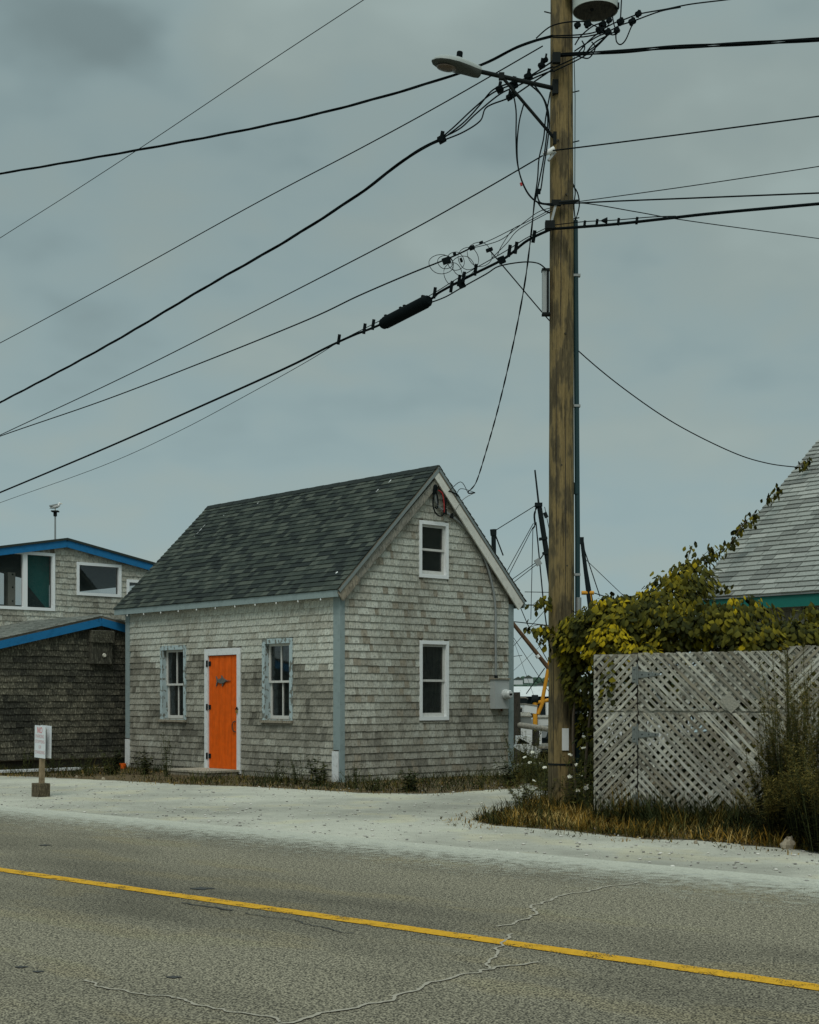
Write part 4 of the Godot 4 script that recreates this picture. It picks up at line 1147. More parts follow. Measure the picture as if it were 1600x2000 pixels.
func wire(called: String, label: String, px: Array, d0: float, d1: float, r: float, cat := "cable", m: Material = null) -> MeshInstance3D:
	var pts := smooth(pxline(px, d0, d1), 8)
	return solo(called, tubem(pts, r, r, 6), m if m else M.cable_black, label, cat)
func bundle(called: String, label: String, px: Array, d0: float, d1: float, r: float, off: float, n: int, pitch: float) -> Node3D:
	var path := dense(smooth(pxline(px, d0, d1), 8), pitch / 8.0)
	var t := thing(called, label, "cable", path[0])
	var base: Vector3 = path[0]
	for s in twisted(path, r, off, n, pitch):
		var q := []
		for p in s: q.append(p - base)
		part("strand", tubem(q, r, r, 5), M.cable_black, t)
	return t
func build_wires():
	var V := func(a: Array) -> Array:
		var o := []
		for i in range(0, a.size(), 2): o.append(Vector2(a[i], a[i + 1]))
		return o
	# left side
	bundle("service_drop", "thick twisted cable passing the lamp head toward the far left", V.call([-160, 362, 0, 339, 280, 291, 530, 243, 740, 191, 925, 133, 1010, 92, 1080, 70]), 25.0, 18.45, 0.0095, 0.0105, 3, 2.6)
	wire("power_wire", "thin lone wire crossing the sky without touching the pole", V.call([-120, 543, 0, 465, 150, 370, 300, 272, 500, 138, 710, 0, 860, -100]), 31.0, 19.5, 0.006)
	wire("power_wire", "thin straight wire clamped to the pole just above the lamp arm", V.call([-150, 745, 0, 670, 250, 535, 500, 397, 700, 292, 860, 205, 1060, 90]), 36.0, 18.55, 0.0085)
	var mp := bundle("power_bundle", "heavy twisted bundle of wires that fans out below the lamp arm", V.call([-120, 845, 0, 786, 200, 680, 400, 562, 560, 470, 700, 380, 800, 305, 866, 270]), 35.0, 19.6, 0.011, 0.013, 3, 3.4)
	var fan := [[866, 270, 905, 240, 935, 208, 960, 178, 985, 166, 1030, 152, 1080, 130], [866, 268, 900, 250, 930, 222, 975, 185, 1010, 168, 1060, 145, 1080, 138], [866, 274, 905, 258, 938, 236, 950, 210, 985, 195, 1000, 189, 1040, 162, 1080, 135], [866, 266, 890, 245, 925, 212, 962, 182, 1000, 165, 1036, 148, 1082, 118]]
	for q in fan:
		part("strand", tubem(smooth(pxline(V.call(q), 19.6, 18.5), 8), 0.010, 0.010, 6), M.cable_black, mp).position = -mp.position
	for q in [[863, 272, 0.10], [976, 174, 0.085], [1003, 184, 0.075], [995, 190, 0.07], [1003, 166, 0.10], [1032, 150, 0.09], [1058, 128, 0.075], [1066, 117, 0.05]]:
		var c := at(q[0], q[1], lerpf(19.6, 18.5, (q[0] - 866.0) / 214.0)) - mp.position
		var k := sf(); box(k, c, Vector3(q[2], q[2] * 0.9, 0.07), Basis(Vector3.FORWARD, -0.5)); box(k, c + Vector3(0.0, 0.03, 0.02), Vector3(q[2] * 0.5, q[2] * 1.35, 0.05), Basis(Vector3.FORWARD, 0.2))
		part("connector", k, M.cable_black, mp)
	wire("power_wire", "straight wire running from the spool insulator down to the left", V.call([-140, 918, 0, 850, 230, 742, 450, 632, 750, 478, 920, 385, 1060, 304]), 36.0, 18.52, 0.009)
	var ph := thing("telephone_cable", "slim cable with hanging coils of slack wire beside the pole", "cable", at(1078, 410, 18.5))
	var pp := smooth(pxline(V.call([-140, 905, 0, 852, 200, 783, 400, 706, 600, 625, 700, 578, 800, 535, 880, 503, 925, 482]), 36.0, 19.3), 8)
	var add := func(par: Node3D, called: String, q: Array, r: float, m: Material):
		var o := []
		for p in q: o.append(p - par.position)
		part(called, tubem(o, r, r, 6), m, par)
	add.call(ph, "cable", pp, 0.0105, M.cable_black)
	for q in [[925, 482, 960, 468, 1000, 448, 1040, 428, 1078, 408], [925, 484, 975, 470, 1010, 445, 1050, 415, 1080, 405], [960, 505, 990, 475, 1015, 447, 1078, 412], [972, 498, 980, 480, 1000, 450, 1015, 440]]:
		add.call(ph, "strand", smooth(pxline(V.call(q), 19.3, 18.5), 6), 0.005, M.cable_black)
	# coils of slack
	for q in [[862, 516, 24, 19], [870, 512, 15, 13], [890, 510, 17, 18], [915, 505, 20, 22], [937, 497, 24, 24], [905, 520, 22, 20], [885, 535, 18, 22]]:
		var lp := []
		for k in 21:
			var a: float = TAU * k / 20.0 + q[0]
			lp.append(at(q[0] + cos(a) * q[2] * (1 + 0.08 * sin(a * 2)), q[1] + sin(a) * q[3], 19.5 + 0.04 * sin(a)))
		add.call(ph, "slack_coil", lp, 0.0045, M.cable_black)
	for q in [[872, 509, 0.11, 0.08], [922, 484, 0.07, 0.05], [940, 474, 0.05, 0.03], [888, 496, 0.04, 0.03], [956, 488, 0.09, 0.04], [901, 508, 0.03, 0.05]]:
		part("joint", boxm(at(q[0], q[1], 19.45) - ph.position, Vector3(q[2], q[3], 0.05), Basis(Vector3.FORWARD, -0.35)), M.cable_black, ph)
	# the thick cable with its splice case
	var tc := thing("trunk_cable", "thick black telephone cable with a long splice case and spacers", "cable", at(1078, 445, 18.5))
	var left := smooth(pxline(V.call([-140, 1020, 0, 962, 200, 878, 400, 790, 560, 718, 640, 678, 690, 655, 745, 633, 838, 586, 860, 570, 920, 538, 985, 505, 1030, 470, 1078, 447]), 36.0, 18.5), 8)
	add.call(tc, "cable", left, 0.0175, M.cable_black)
	var mess := smooth(pxline(V.call([640, 680, 660, 668, 745, 625, 838, 578, 900, 540, 985, 492, 1030, 464, 1078, 440]), 22.4, 18.5), 6)
	add.call(tc, "messenger", mess, 0.006, M.cable_black)
	var second := smooth(pxline(V.call([838, 592, 870, 580, 905, 560, 950, 535, 975, 520, 1020, 512, 1050, 514, 1066, 525]), 20.4, 18.5), 6)
	add.call(tc, "drop", second, 0.009, M.cable_black)
	var lower := smooth(pxline(V.call([-140, 1035, 0, 982, 200, 910, 350, 842, 500, 762, 600, 706, 655, 672]), 36.0, 22.2), 8)
	add.call(tc, "lashing_wire", lower, 0.005, M.cable_black)
	var dat := func(x: float) -> float: return 1.0 / lerpf(1.0 / 36.0, 1.0 / 18.5, (x + 140.0) / 1218.0)
	var s0 := at(746, 634, dat.call(746)) - tc.position; var s1 := at(839, 586, dat.call(839)) - tc.position
	var cs := sf()
	var axis := (s1 - s0)
	var rb := ring_frame(axis)
	lathe(cs, [Vector2(0.0, 0.0), Vector2(0.06, 0.005), Vector2(0.082, 0.04), Vector2(0.082, 0.09), Vector2(0.092, 0.10), Vector2(0.092, axis.length() - 0.10), Vector2(0.082, axis.length() - 0.09), Vector2(0.082, axis.length() - 0.04), Vector2(0.06, axis.length() - 0.005), Vector2(0.0, axis.length())], Transform3D(Basis(rb.x, rb.z, -rb.y), s0), 20)
	part("splice_case", cs, M.cable_black, tc)
	for f in [0.1, 0.42, 0.5, 0.88]:
		part("case_strap", boxm(s0.lerp(s1, f) + rb.y * 0.098, Vector3(0.035, 0.03, 0.05), Basis(rb.z, rb.y, -rb.x)), M.iron, tc)
	for q in [[662, 663], [712, 642], [729, 634], [849, 572], [882, 560], [897, 548], [906, 542], [929, 527], [995, 490], [1008, 484], [1043, 462]]:
		var c := at(q[0], q[1], dat.call(q[0])) - tc.position
		part("spacer", boxm(c, Vector3(0.045, 0.15, 0.05), Basis(Vector3.FORWARD, 0.15)), M.cable_black, tc)
	for q in [[980, 508], [902, 556]]: part("spacer", boxm(at(q[0], q[1], dat.call(q[0])) - tc.position, Vector3(0.09, 0.09, 0.05), Basis(Vector3.FORWARD, -0.4)), M.cable_black, tc)
	# right side
	var rc := thing("trunk_cable", "thick black telephone cable with ladder spacers leaving the pole rightward", "cable", at(1080, 445, 18.48))
	add.call(rc, "cable", smooth(pxline(V.call([1078, 447, 1110, 445, 1200, 438, 1300, 427, 1400, 416, 1600, 398, 1800, 380]), 18.48, 15.4), 8), 0.018, M.cable_black)
	add.call(rc, "messenger", smooth(pxline(V.call([1078, 440, 1140, 433, 1200, 430, 1270, 424, 1320, 422]), 18.48, 17.4), 6), 0.006, M.cable_black)
	for q in [[1142, 438], [1166, 435], [1208, 433], [1244, 431]]:
		part("spacer", boxm(at(q[0], q[1], 18.1) - rc.position, Vector3(0.03, 0.085, 0.04), Basis(Vector3.FORWARD, 0.12)), M.cable_black, rc)
	part("strain_insulator", tubem([at(1175, 431, 18.1) - rc.position, at(1186, 431, 18.1) - rc.position], 0.012, 0.045, 8), M.cable_black, rc)
	bundle("service_drop", "heavy twisted cable leaving the pole top toward the right", V.call([1085, 108, 1130, 105, 1220, 100, 1300, 93, 1420, 87, 1600, 77, 1760, 66]), 18.48, 15.6, 0.010, 0.016, 4, 3.4)
	wire("power_wire", "single wire leaving the spool insulator rightward across the sky", V.call([1080, 294, 1130, 288, 1350, 260, 1600, 227, 1760, 206]), 18.45, 15.6, 0.009)
	wire("telephone_wire", "thin wire rising to the right from the wire grips", V.call([1086, 400, 1135, 393, 1350, 363, 1600, 325, 1760, 300]), 18.48, 15.6, 0.0055, "wire")
	wire("telephone_wire", "thin nearly level wire leaving the wire grips to the right", V.call([1086, 399, 1200, 393, 1350, 387, 1600, 377, 1760, 371]), 18.48, 15.6, 0.0095, "wire")
	wire("telephone_wire", "thin wire sinking to the right from the wire grips", V.call([1100, 397, 1150, 398, 1250, 415, 1350, 432, 1600, 466, 1760, 488]), 18.5, 24.0, 0.0065, "wire")
	wire("drop_wire", "sagging wire from the coils past the pole to the grey roof", V.call([955, 487, 1000, 540, 1075, 628, 1135, 690, 1220, 760, 1320, 828, 1430, 883, 1500, 905, 1562, 913]), 19.3, 23.4, 0.0085, "wire")
	# transformer leads: a tangle between pole and tank
	var tl := thing("transformer_leads", "tangle of black leads and connectors under the transformer", "wires", at(1130, 60, 18.4))
	for q in [[1080, 70, 1130, 68, 1165, 62, 1200, 45, 1222, 37, 1250, 27, 1300, 18, 1350, 8, 1430, -2, 1500, -14], [1080, 73, 1140, 72, 1190, 60, 1210, 50, 1240, 40, 1290, 22, 1330, 14], [1123, 88, 1135, 70, 1160, 50, 1185, 43], [1122, 100, 1145, 85, 1170, 70, 1195, 62], [1128, 105, 1150, 80, 1175, 60, 1190, 48], [1140, 110, 1160, 85, 1185, 70, 1210, 58], [1080, 133, 1130, 110, 1160, 92, 1185, 70], [1080, 140, 1130, 116, 1160, 96, 1190, 66], [1203, 60, 1204, 80, 1212, 87, 1222, 78, 1232, 55, 1238, 42], [1214, 0, 1213, 20, 1212, 40], [1137, 80, 1142, 90, 1140, 100, 1130, 108], [1156, 82, 1163, 92, 1158, 105, 1148, 114, 1130, 110], [1047, 75, 1075, 52, 1110, 43, 1150, 42], [1185, 62, 1195, 68, 1205, 66], [1150, 45, 1170, 55, 1180, 66], [1196, 30, 1200, 50, 1205, 60]]:
		add.call(tl, "lead", smooth(pxline(V.call(q), 18.42, 18.2), 6), 0.0085, M.cable_black)
	for q in [[1247, 27, 0.07], [1235, 42, 0.08], [1212, 42, 0.08], [1205, 60, 0.065], [1172, 58, 0.09], [1187, 62, 0.07], [1148, 47, 0.08], [1128, 49, 0.07], [1190, 40, 0.06], [1177, 48, 0.08]]:
		var c := at(q[0], q[1], 18.32) - tl.position
		var k := sf(); box(k, c, Vector3(q[2], q[2] * 0.8, 0.06), Basis(Vector3.FORWARD, -0.5)); box(k, c, Vector3(q[2] * 0.6, q[2] * 1.15, 0.045), Basis(Vector3.FORWARD, 0.3))
		part("connector", k, M.cable_black, tl)
	# loops hanging beside the pole
	var lo := thing("lamp_loops", "long loops of black cable hanging between the lamp arm and pole", "cable", at(1040, 300, 18.45))
	for q in [[1000, 172, 1008, 215, 1008, 270, 1011, 320, 1024, 365, 1045, 392, 1080, 402], [1024, 200, 1014, 240, 1010, 290, 1014, 335, 1030, 375, 1052, 396, 1080, 400], [1035, 165, 1060, 190, 1070, 230, 1066, 280, 1060, 320, 1050, 370, 1046, 390], [1042, 164, 1066, 200, 1073, 240, 1068, 290, 1062, 330, 1056, 372, 1050, 380, 1056, 396, 1080, 398], [1075, 180, 1066, 230, 1062, 270, 1053, 310, 1050, 350, 1044, 390], [1050, 395, 1062, 410, 1075, 416]]:
		add.call(lo, "loop", smooth(pxline(V.call(q), 18.45, 18.42), 6), 0.010, M.cable_black)
	part("marker", boxm(at(1018, 360, 18.43) - lo.position, Vector3(0.024, 0.04, 0.024), Basis(Vector3.FORWARD, -0.3)), M.cable_red, lo)
	part("joint", boxm(at(1052, 374, 18.43) - lo.position, Vector3(0.05, 0.06, 0.04)), M.cable_black, lo)
	# service drop to the shack gable
	var gp := HO + HB * Vector3(HL + 0.16, 0, 0)
	var e := HO + HB * Vector3(HL + 0.14, 4.66, -2.46)
	var dp := [at(1045, 385, 18.45), at(1036, 470, 18.7), at(1024, 560, 19.3), at(1003, 670, 20.2), at(975, 790, 21.6), at(950, 880, 23.0), at(930, 942, 24.2), at(914, 962, 24.9), e + Vector3(0.35, 0.30, 0.2)]
	var sd := thing("house_drop", "twisted black cable dropping from the pole to the shack gable", "cable", dp[0])
	var dd := dense(smooth(dp, 8), 0.06)
	for s in twisted(dd, 0.008, 0.0055, 2, 0.8): add.call(sd, "strand", s, 0.0065, M.cable_black)
	add.call(sd, "tail", smooth([dp[8], e + Vector3(0.15, 0.20, 0.1), e], 5), 0.006, M.galvanised)
	add.call(sd, "tail", smooth([dp[8], e + Vector3(0.1, 0.38, 0.12), HO + HB * Vector3(HL + 0.13, 4.92, -2.5)], 5), 0.006, M.cable_black)
	add.call(sd, "tail", smooth([dp[7], e + Vector3(0.1, 0.5, 0.12), HO + HB * Vector3(HL + 0.13, 5.0, -2.33)], 5), 0.006, M.cable_black)

# ------------------------------------------------------------------ lattice fence and gate
func slats(parent: Node3D, r: Rect2, lean: int, seed_: int, sag := 0.0):
	# two crossed layers; the front layer leans with sign lean
	var g := RandomNumberGenerator.new(); g.seed = seed_
	for layer in 2:
		var sgn: int = lean if layer == 0 else -lean
		var z := 0.012 if layer == 0 else 0.003
		var w := 0.0375
		var step := 0.0985
		var k := r.position.x - r.size.y - 0.05 + g.randf() * 0.02
		while k < r.end.x + r.size.y:
			# centre line passes (k, bottom) for sgn +1 (leaning right going up) or (k, top)
			var d := Vector2(1, sgn).normalized()
			var n := Vector2(-d.y, d.x)
			var c := Vector2(k, r.position.y if sgn > 0 else r.end.y)
			var jit := g.randf_range(-0.009, 0.009)
			d = d.rotated(g.randf_range(-0.012, 0.012)); n = Vector2(-d.y, d.x)
			c += n * jit
			var ww := w * g.randf_range(0.86, 1.08)
			var poly := PackedVector2Array([c - n * ww * 0.5 - d * 0.3, c - n * ww * 0.5 + d * 4, c + n * ww * 0.5 + d * 4, c + n * ww * 0.5 - d * 0.3])
			var short := 0.0
			if g.randf() < 0.06: short = g.randf_range(0.1, 0.4)
			poly = clip(poly, Vector2(r.position.x, 0), Vector2(-1, 0)); poly = clip(poly, Vector2(r.end.x, 0), Vector2(1, 0))
			poly = clip(poly, Vector2(0, r.end.y - g.randf() * 0.012), Vector2(0, 1)); poly = clip(poly, Vector2(0, r.position.y + g.randf() * 0.015 + short), Vector2(0, -1))
			k += step
			if poly.size() < 3: continue
			var area := 0.0
			for i in poly.size(): area += poly[i].cross(poly[(i + 1) % poly.size()])
			if area < 0: poly.reverse()
			if absf(area) < 0.002: continue
			var st := sf()
			var tw := g.randf_range(0, 0.003)
			var f := []
			var off := Vector2(g.randf(), g.randf())
			# grain runs along the slat
			var uvs := []
			for p in poly: uvs.append(Vector2((p - c).dot(n) * 1.0 + off.x, (p - c).dot(d) * 0.5 + off.y))
			for i in range(1, poly.size() - 1):
				tri(st, Vector3(poly[0].x, poly[0].y, z + 0.008 + tw), Vector3(poly[i].x, poly[i].y, z + 0.008 + tw), Vector3(poly[i + 1].x, poly[i + 1].y, z + 0.008 + tw), Vector3.BACK, uvs[0], uvs[i], uvs[i + 1])
				tri(st, Vector3(poly[0].x, poly[0].y, z + tw), Vector3(poly[i + 1].x, poly[i + 1].y, z + tw), Vector3(poly[i].x, poly[i].y, z + tw), Vector3.FORWARD, uvs[0], uvs[i + 1], uvs[i])
			for i in poly.size():
				var p := poly[i]; var q := poly[(i + 1) % poly.size()]
				quad(st, Vector3(p.x, p.y, z + tw), Vector3(q.x, q.y, z + tw), Vector3(q.x, q.y, z + 0.008 + tw), Vector3(p.x, p.y, z + 0.008 + tw), Rect2(uvs[i], Vector2(0.02, 0.3)))
			part("slat", st, M["lattice_%d" % [0, 0, 1, 1, 2][g.randi() % 5]], parent)
func build_fence():
	var ang := deg_to_rad(30.0)
	var b := Basis(Vector3(cos(ang), 0, sin(ang)), Vector3.UP, Vector3(-sin(ang), 0, cos(ang)))
	var o := Vector3(2.14, 0, -16.6)
	var f1 := thing("lattice_fence", "narrow grey lattice fence panel under the overhanging vine beside the gate", "fence", o, b)
	slats(f1, Rect2(0.0, 0.02, 0.53, 1.215), 1, 60); slats(f1, Rect2(0.0, 1.245, 0.53, 0.65), 1, 61)
	part("rail", boxm(Vector3(0.265, 1.24, -0.022), Vector3(0.53, 0.07, 0.035)), M.lattice_1, f1)
	part("rail", boxm(Vector3(0.265, 1.86, -0.022), Vector3(0.53, 0.07, 0.035)), M.lattice_2, f1)
	part("rail", boxm(Vector3(0.265, 0.12, -0.022), Vector3(0.53, 0.07, 0.035)), M.lattice_2, f1)
	part("post", boxm(Vector3(0.50, 0.95, -0.06), Vector3(0.09, 1.92, 0.09)), M.dark_post, f1)
	part("post", boxm(Vector3(0.03, 0.95, -0.06), Vector3(0.09, 1.9, 0.09)), M.dark_post, f1)
	var gt := thing("lattice_gate", "wide grey lattice gate hung on three strap hinges", "gate", o + b * Vector3(0.545, 0, 0), b)
	slats(gt, Rect2(0.0, 0.03, 1.69, 1.205), -1, 62); slats(gt, Rect2(0.0, 1.245, 1.69, 0.665), -1, 63)
	part("rail", boxm(Vector3(0.845, 1.24, -0.02), Vector3(1.69, 0.075, 0.03)), M.lattice_1, gt)
	part("rail", boxm(Vector3(0.845, 1.85, -0.02), Vector3(1.69, 0.075, 0.03)), M.lattice_1, gt)
	part("rail", boxm(Vector3(0.845, 0.16, -0.02), Vector3(1.69, 0.075, 0.03)), M.lattice_2, gt)
	part("stile", boxm(Vector3(0.045, 1.0, -0.022), Vector3(0.085, 1.6, 0.028)), M.lattice_2, gt)
	part("stile", boxm(Vector3(1.645, 1.0, -0.022), Vector3(0.085, 1.6, 0.028)), M.lattice_2, gt)
	# pale board backing the top of the lattice, and the boarded patch at its latch side
	part("backing_board", boxm(Vector3(0.98, 1.56, -0.012), Vector3(1.0, 0.36, 0.016)), M.lattice_0, gt)
	part("patch_board", boxm(Vector3(1.07, 1.34, 0.026), Vector3(0.14, 0.19, 0.012), Basis(Vector3.BACK, 0.75)), M.lattice_1, gt)
	part("patch_board", boxm(Vector3(1.50, 1.02, -0.012), Vector3(0.22, 0.36, 0.016)), M.lattice_1, gt)
	for y in [1.66, 0.98, 0.20]:
		var hs := sf()
		prism(hs, PackedVector2Array([Vector2(0.0, y - 0.042), Vector2(0.25, y - 0.012), Vector2(0.25, y + 0.012), Vector2(0.0, y + 0.042)]), 0.024, 0.03)
		box(hs, Vector3(-0.04, y, 0.027), Vector3(0.062, 0.18, 0.007))
		tube(hs, [Vector3(-0.006, y - 0.12, 0.032), Vector3(-0.006, y + 0.12, 0.032)], 0.011)
		var hp := part("strap_hinge", hs, M.hinge_steel, gt)
		for q in [Vector3(0.05, y, 0.032), Vector3(0.13, y, 0.032), Vector3(0.21, y, 0.032), Vector3(-0.045, y + 0.055, 0.032), Vector3(-0.045, y - 0.055, 0.032)]:
			part("screw", tubem([q, q + Vector3(0, 0, 0.004)], 0.008, 0.006, 6), M.iron, hp)
	var f2 := thing("lattice_fence", "taller grey lattice fence panel behind the feathery yellow weeds", "fence", o + b * Vector3(2.255, 0, 0), b)
	slats(f2, Rect2(0.0, 0.03, 1.5, 1.93), 1, 64)
	part("rail", boxm(Vector3(0.75, 1.86, -0.022), Vector3(1.5, 0.075, 0.035)), M.lattice_1, f2)
	part("rail", boxm(Vector3(0.75, 0.2, -0.022), Vector3(1.5, 0.075, 0.035)), M.lattice_2, f2)
	part("post", boxm(Vector3(0.02, 0.97, -0.07), Vector3(0.09, 1.94, 0.09)), M.dark_post, f2)
	part("post", boxm(Vector3(1.46, 0.97, -0.07), Vector3(0.09, 1.94, 0.09)), M.dark_post, f2)

# ------------------------------------------------------------------ plants
func leaf_mesh(l: float, w: float, cup: float, droop: float) -> ArrayMesh:
	# pointed oval leaf along +y from its stalk, facing +z
	var st := sf()
	var rows := 5; var ws := [0.12, 0.82, 1.0, 0.66, 0.0]
	st.set_smooth_group(0)
	var P := func(i: int, j: int) -> Vector3:
		var t := float(i) / (rows - 1)
		var x: float = (j - 1) * w * 0.5 * ws[i]
		return Vector3(x, l * t - l * 0.10 * t * t * droop, -cup * absf(j - 1) * w * ws[i] * 0.5 - droop * l * t * t * 0.45)
	for i in rows - 1:
		for j in 2:
			var a: Vector3 = P.call(i, j); var b: Vector3 = P.call(i, j + 1); var c: Vector3 = P.call(i + 1, j + 1); var d: Vector3 = P.call(i + 1, j)
			for v in [a, c, b, a, d, c]: st.set_uv(Vector2(v.x, v.y)); st.add_vertex(v)
	st.generate_normals()
	return st.commit()
func multi(parent: Node3D, called: String, me: Mesh, xfs: Array, cols: Array, m: Material) -> MultiMeshInstance3D:
	var mm := MultiMesh.new()
	mm.transform_format = MultiMesh.TRANSFORM_3D
	mm.use_colors = true
	mm.mesh = me
	mm.instance_count = xfs.size()
	for i in xfs.size():
		mm.set_instance_transform(i, xfs[i]); mm.set_instance_color(i, cols[i])
	var o := MultiMeshInstance3D.new()
	o.name = called; o.multimesh = mm; o.material_override = m
	parent.add_child(o, true)
	o.set_meta("kind", "stuff")
	return o
const LEAFC := [Color(0.036, 0.037, 0.008), Color(0.066, 0.062, 0.010), Color(0.125, 0.105, 0.010), Color(0.27, 0.20, 0.008), Color(0.022, 0.025, 0.008)]
func aim(d: Vector3, up: Vector3) -> Basis:
	# leaf basis: y along d, z as near to up as it goes
	var y := d.normalized()
	var x := y.cross(up)
	if x.length() < 0.01: x = y.cross(Vector3(0.3, 0.2, 1))
	x = x.normalized()
	return Basis(x, y, x.cross(y).normalized())
func build_vine():
	var r := RandomNumberGenerator.new(); r.seed = 71
	var big := leaf_mesh(0.095, 0.064, 0.7, 1.35); var mid := leaf_mesh(0.082, 0.048, 0.8, 1.6)
	var hue := FastNoiseLite.new(); hue.seed = 72; hue.frequency = 2.2; hue.fractal_octaves = 2
	# lobes: photo x, y, distance, radii in metres, how yellow, leaves
	var lobes := [
		[1122, 1262, 18.4, 0.22, 0.34, 0.2, 0.15, 230], [1135, 1320, 18.35, 0.24, 0.36, 0.2, 0.12, 260], [1150, 1410, 18.45, 0.15, 0.36, 0.14, 0.05, 170], [1150, 1235, 18.2, 0.42, 0.30, 0.32, 0.2, 330],
		[1200, 1215, 17.7, 0.5, 0.32, 0.36, 0.3, 430], [1195, 1265, 17.2, 0.34, 0.30, 0.28, 0.75, 330], [1255, 1225, 17.5, 0.55, 0.36, 0.42, 0.45, 520], [1250, 1275, 16.9, 0.24, 0.14, 0.2, 0.9, 130],
		[1320, 1230, 17.3, 0.52, 0.36, 0.4, 0.25, 460], [1325, 1165, 18.6, 0.5, 0.36, 0.45, 0.12, 420], [1390, 1225, 17.2, 0.50, 0.32, 0.4, 0.15, 420], [1450, 1210, 17.6, 0.48, 0.30, 0.4, 0.2, 400],
		[1470, 1250, 16.8, 0.45, 0.2, 0.3, 0.03, 260], [1350, 1130, 20.2, 0.36, 0.28, 0.3, 0.1, 230], [1540, 1245, 17.0, 0.5, 0.22, 0.35, 0.03, 300], [1585, 1225, 17.2, 0.3, 0.3, 0.3, 0.06, 170],
		[1205, 1180, 18.0, 0.3, 0.14, 0.25, 0.15, 130], [1280, 1180, 18.2, 0.35, 0.22, 0.3, 0.2, 220], [1108, 1235, 18.4, 0.12, 0.16, 0.1, 0.1, 50], [1200, 1330, 16.55, 0.16, 0.36, 0.06, 0.15, 110],
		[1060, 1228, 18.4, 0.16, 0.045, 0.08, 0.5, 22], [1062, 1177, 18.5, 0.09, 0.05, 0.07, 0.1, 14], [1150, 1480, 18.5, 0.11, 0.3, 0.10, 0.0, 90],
		[1148, 1545, 18.5, 0.12, 0.3, 0.1, 0.0, 90], [1210, 1340, 17.6, 0.5, 0.4, 0.25, 0.0, 260], [1300, 1350, 17.3, 0.6, 0.45, 0.25, 0.0, 320], [1400, 1350, 17.0, 0.6, 0.45, 0.25, 0.0, 320], [1500, 1350, 16.7, 0.6, 0.45, 0.25, 0.0, 320], [1210, 1480, 17.5, 0.5, 0.5, 0.25, 0.0, 280], [1300, 1500, 17.2, 0.6, 0.5, 0.25, 0.0, 320], [1400, 1500, 16.9, 0.6, 0.5, 0.25, 0.0, 320], [1500, 1510, 16.6, 0.6, 0.5, 0.25, 0.0, 320], [1590, 1420, 16.6, 0.5, 0.7, 0.25, 0.0, 360]]  # lobes behind the lattice are added to keep its holes dark
	var sprigs := [[1340, 1120, 20.6, 1350, 1068, 20.9], [1350, 1115, 20.8, 1395, 1068, 21.2], [1375, 1100, 21.1, 1425, 1062, 21.5], [1420, 1070, 21.5, 1480, 995, 22.2], [1440, 1040, 21.9, 1460, 1018, 22.1], [1500, 975, 22.6, 1525, 950, 22.9], [1560, 912, 23.3, 1580, 900, 23.5], [1230, 1185, 18.0, 1215, 1160, 18.0], [1255, 1190, 18.0, 1275, 1165, 18.1], [1385, 1155, 21.2, 1425, 1145, 21.2], [1070, 1175, 18.4, 1042, 1180, 18.4], [1075, 1225, 18.4, 1028, 1228, 18.4], [1080, 1240, 18.4, 1055, 1250, 18.3], [1095, 1265, 18.4, 1072, 1268, 18.3]]
	var v := thing("climbing_vine", "olive and yellow leafy vine heaped over the fence, pole and roof corner", "vine", Vector3(3.2, 0, -17.5))
	var items := []
	for L in lobes:
		var c := at(L[0], L[1], L[2])
		for k in int(L[7] * 1.7):
			var u := Vector3(r.randfn(), r.randfn(), r.randfn()).normalized()
			var rad := pow(r.randf(), 0.28)
			if r.randf() < 0.12: rad *= r.randf_range(1.05, 1.22)
			var p := c + Vector3(u.x * L[3], u.y * L[4], u.z * L[5]) * rad
			var out := (u * 0.5 + Vector3(0, 1.0, 0.15)).normalized()
			var d := (Vector3(u.x, -0.35, u.z + 0.3) + Vector3(r.randfn(), r.randfn(), r.randfn()) * 0.35).normalized()
			var s := r.randf_range(0.5, 1.35)
			var ci := 0
			var q := clampf(r.randf() * 0.55 + 0.24 - hue.get_noise_3dv(p) * 0.75, 0, 1)
			if L[6] == 0.0: ci = 0 if q < 0.4 else 4  # lobes behind lattice and beside pole: shade put into darker leaf colours
			elif q < L[6] * 0.55 and rad > 0.8: ci = 3
			elif q < 0.25 + L[6] * 0.5: ci = 2
			elif q < 0.6: ci = 1
			elif q > 0.86: ci = 4
			items.append([Transform3D(aim(d, out).scaled(Vector3.ONE * s), p - v.position), ci, r.randi() % 2, -p.z * 0.0 + (p.z if rad > 0.75 else -99.0)])
	for S in sprigs:
		var a := at(S[0], S[1], S[2]); var b := at(S[3], S[4], S[5])
		part("stem", tubem(smooth([a - v.position, a.lerp(b, 0.5) + Vector3(0, 0.04, 0) - v.position, b - v.position], 4), 0.006, 0.003, 5), M.vine_wood, v)
		for k in int((b - a).length() * 55) + 8:
			var t := r.randf()
			var p := a.lerp(b, t) + Vector3(r.randfn(), r.randfn(), r.randfn()) * 0.045
			var d := (Vector3(r.randfn() * 0.8, -0.35, r.randfn() * 0.8)).normalized()
			items.append([Transform3D(aim(d, Vector3(r.randfn() * 0.4, 1, 0.5)).scaled(Vector3.ONE * r.randf_range(0.7, 1.1)), p - v.position), [0, 1, 1, 2, 4][r.randi() % 5], r.randi() % 2, p.z])
	# the leaves nearest the road as parts, the others joined
	items.sort_custom(func(x, y): return x[3] > y[3])
	var xf := [[], []]; var co := [[], []]
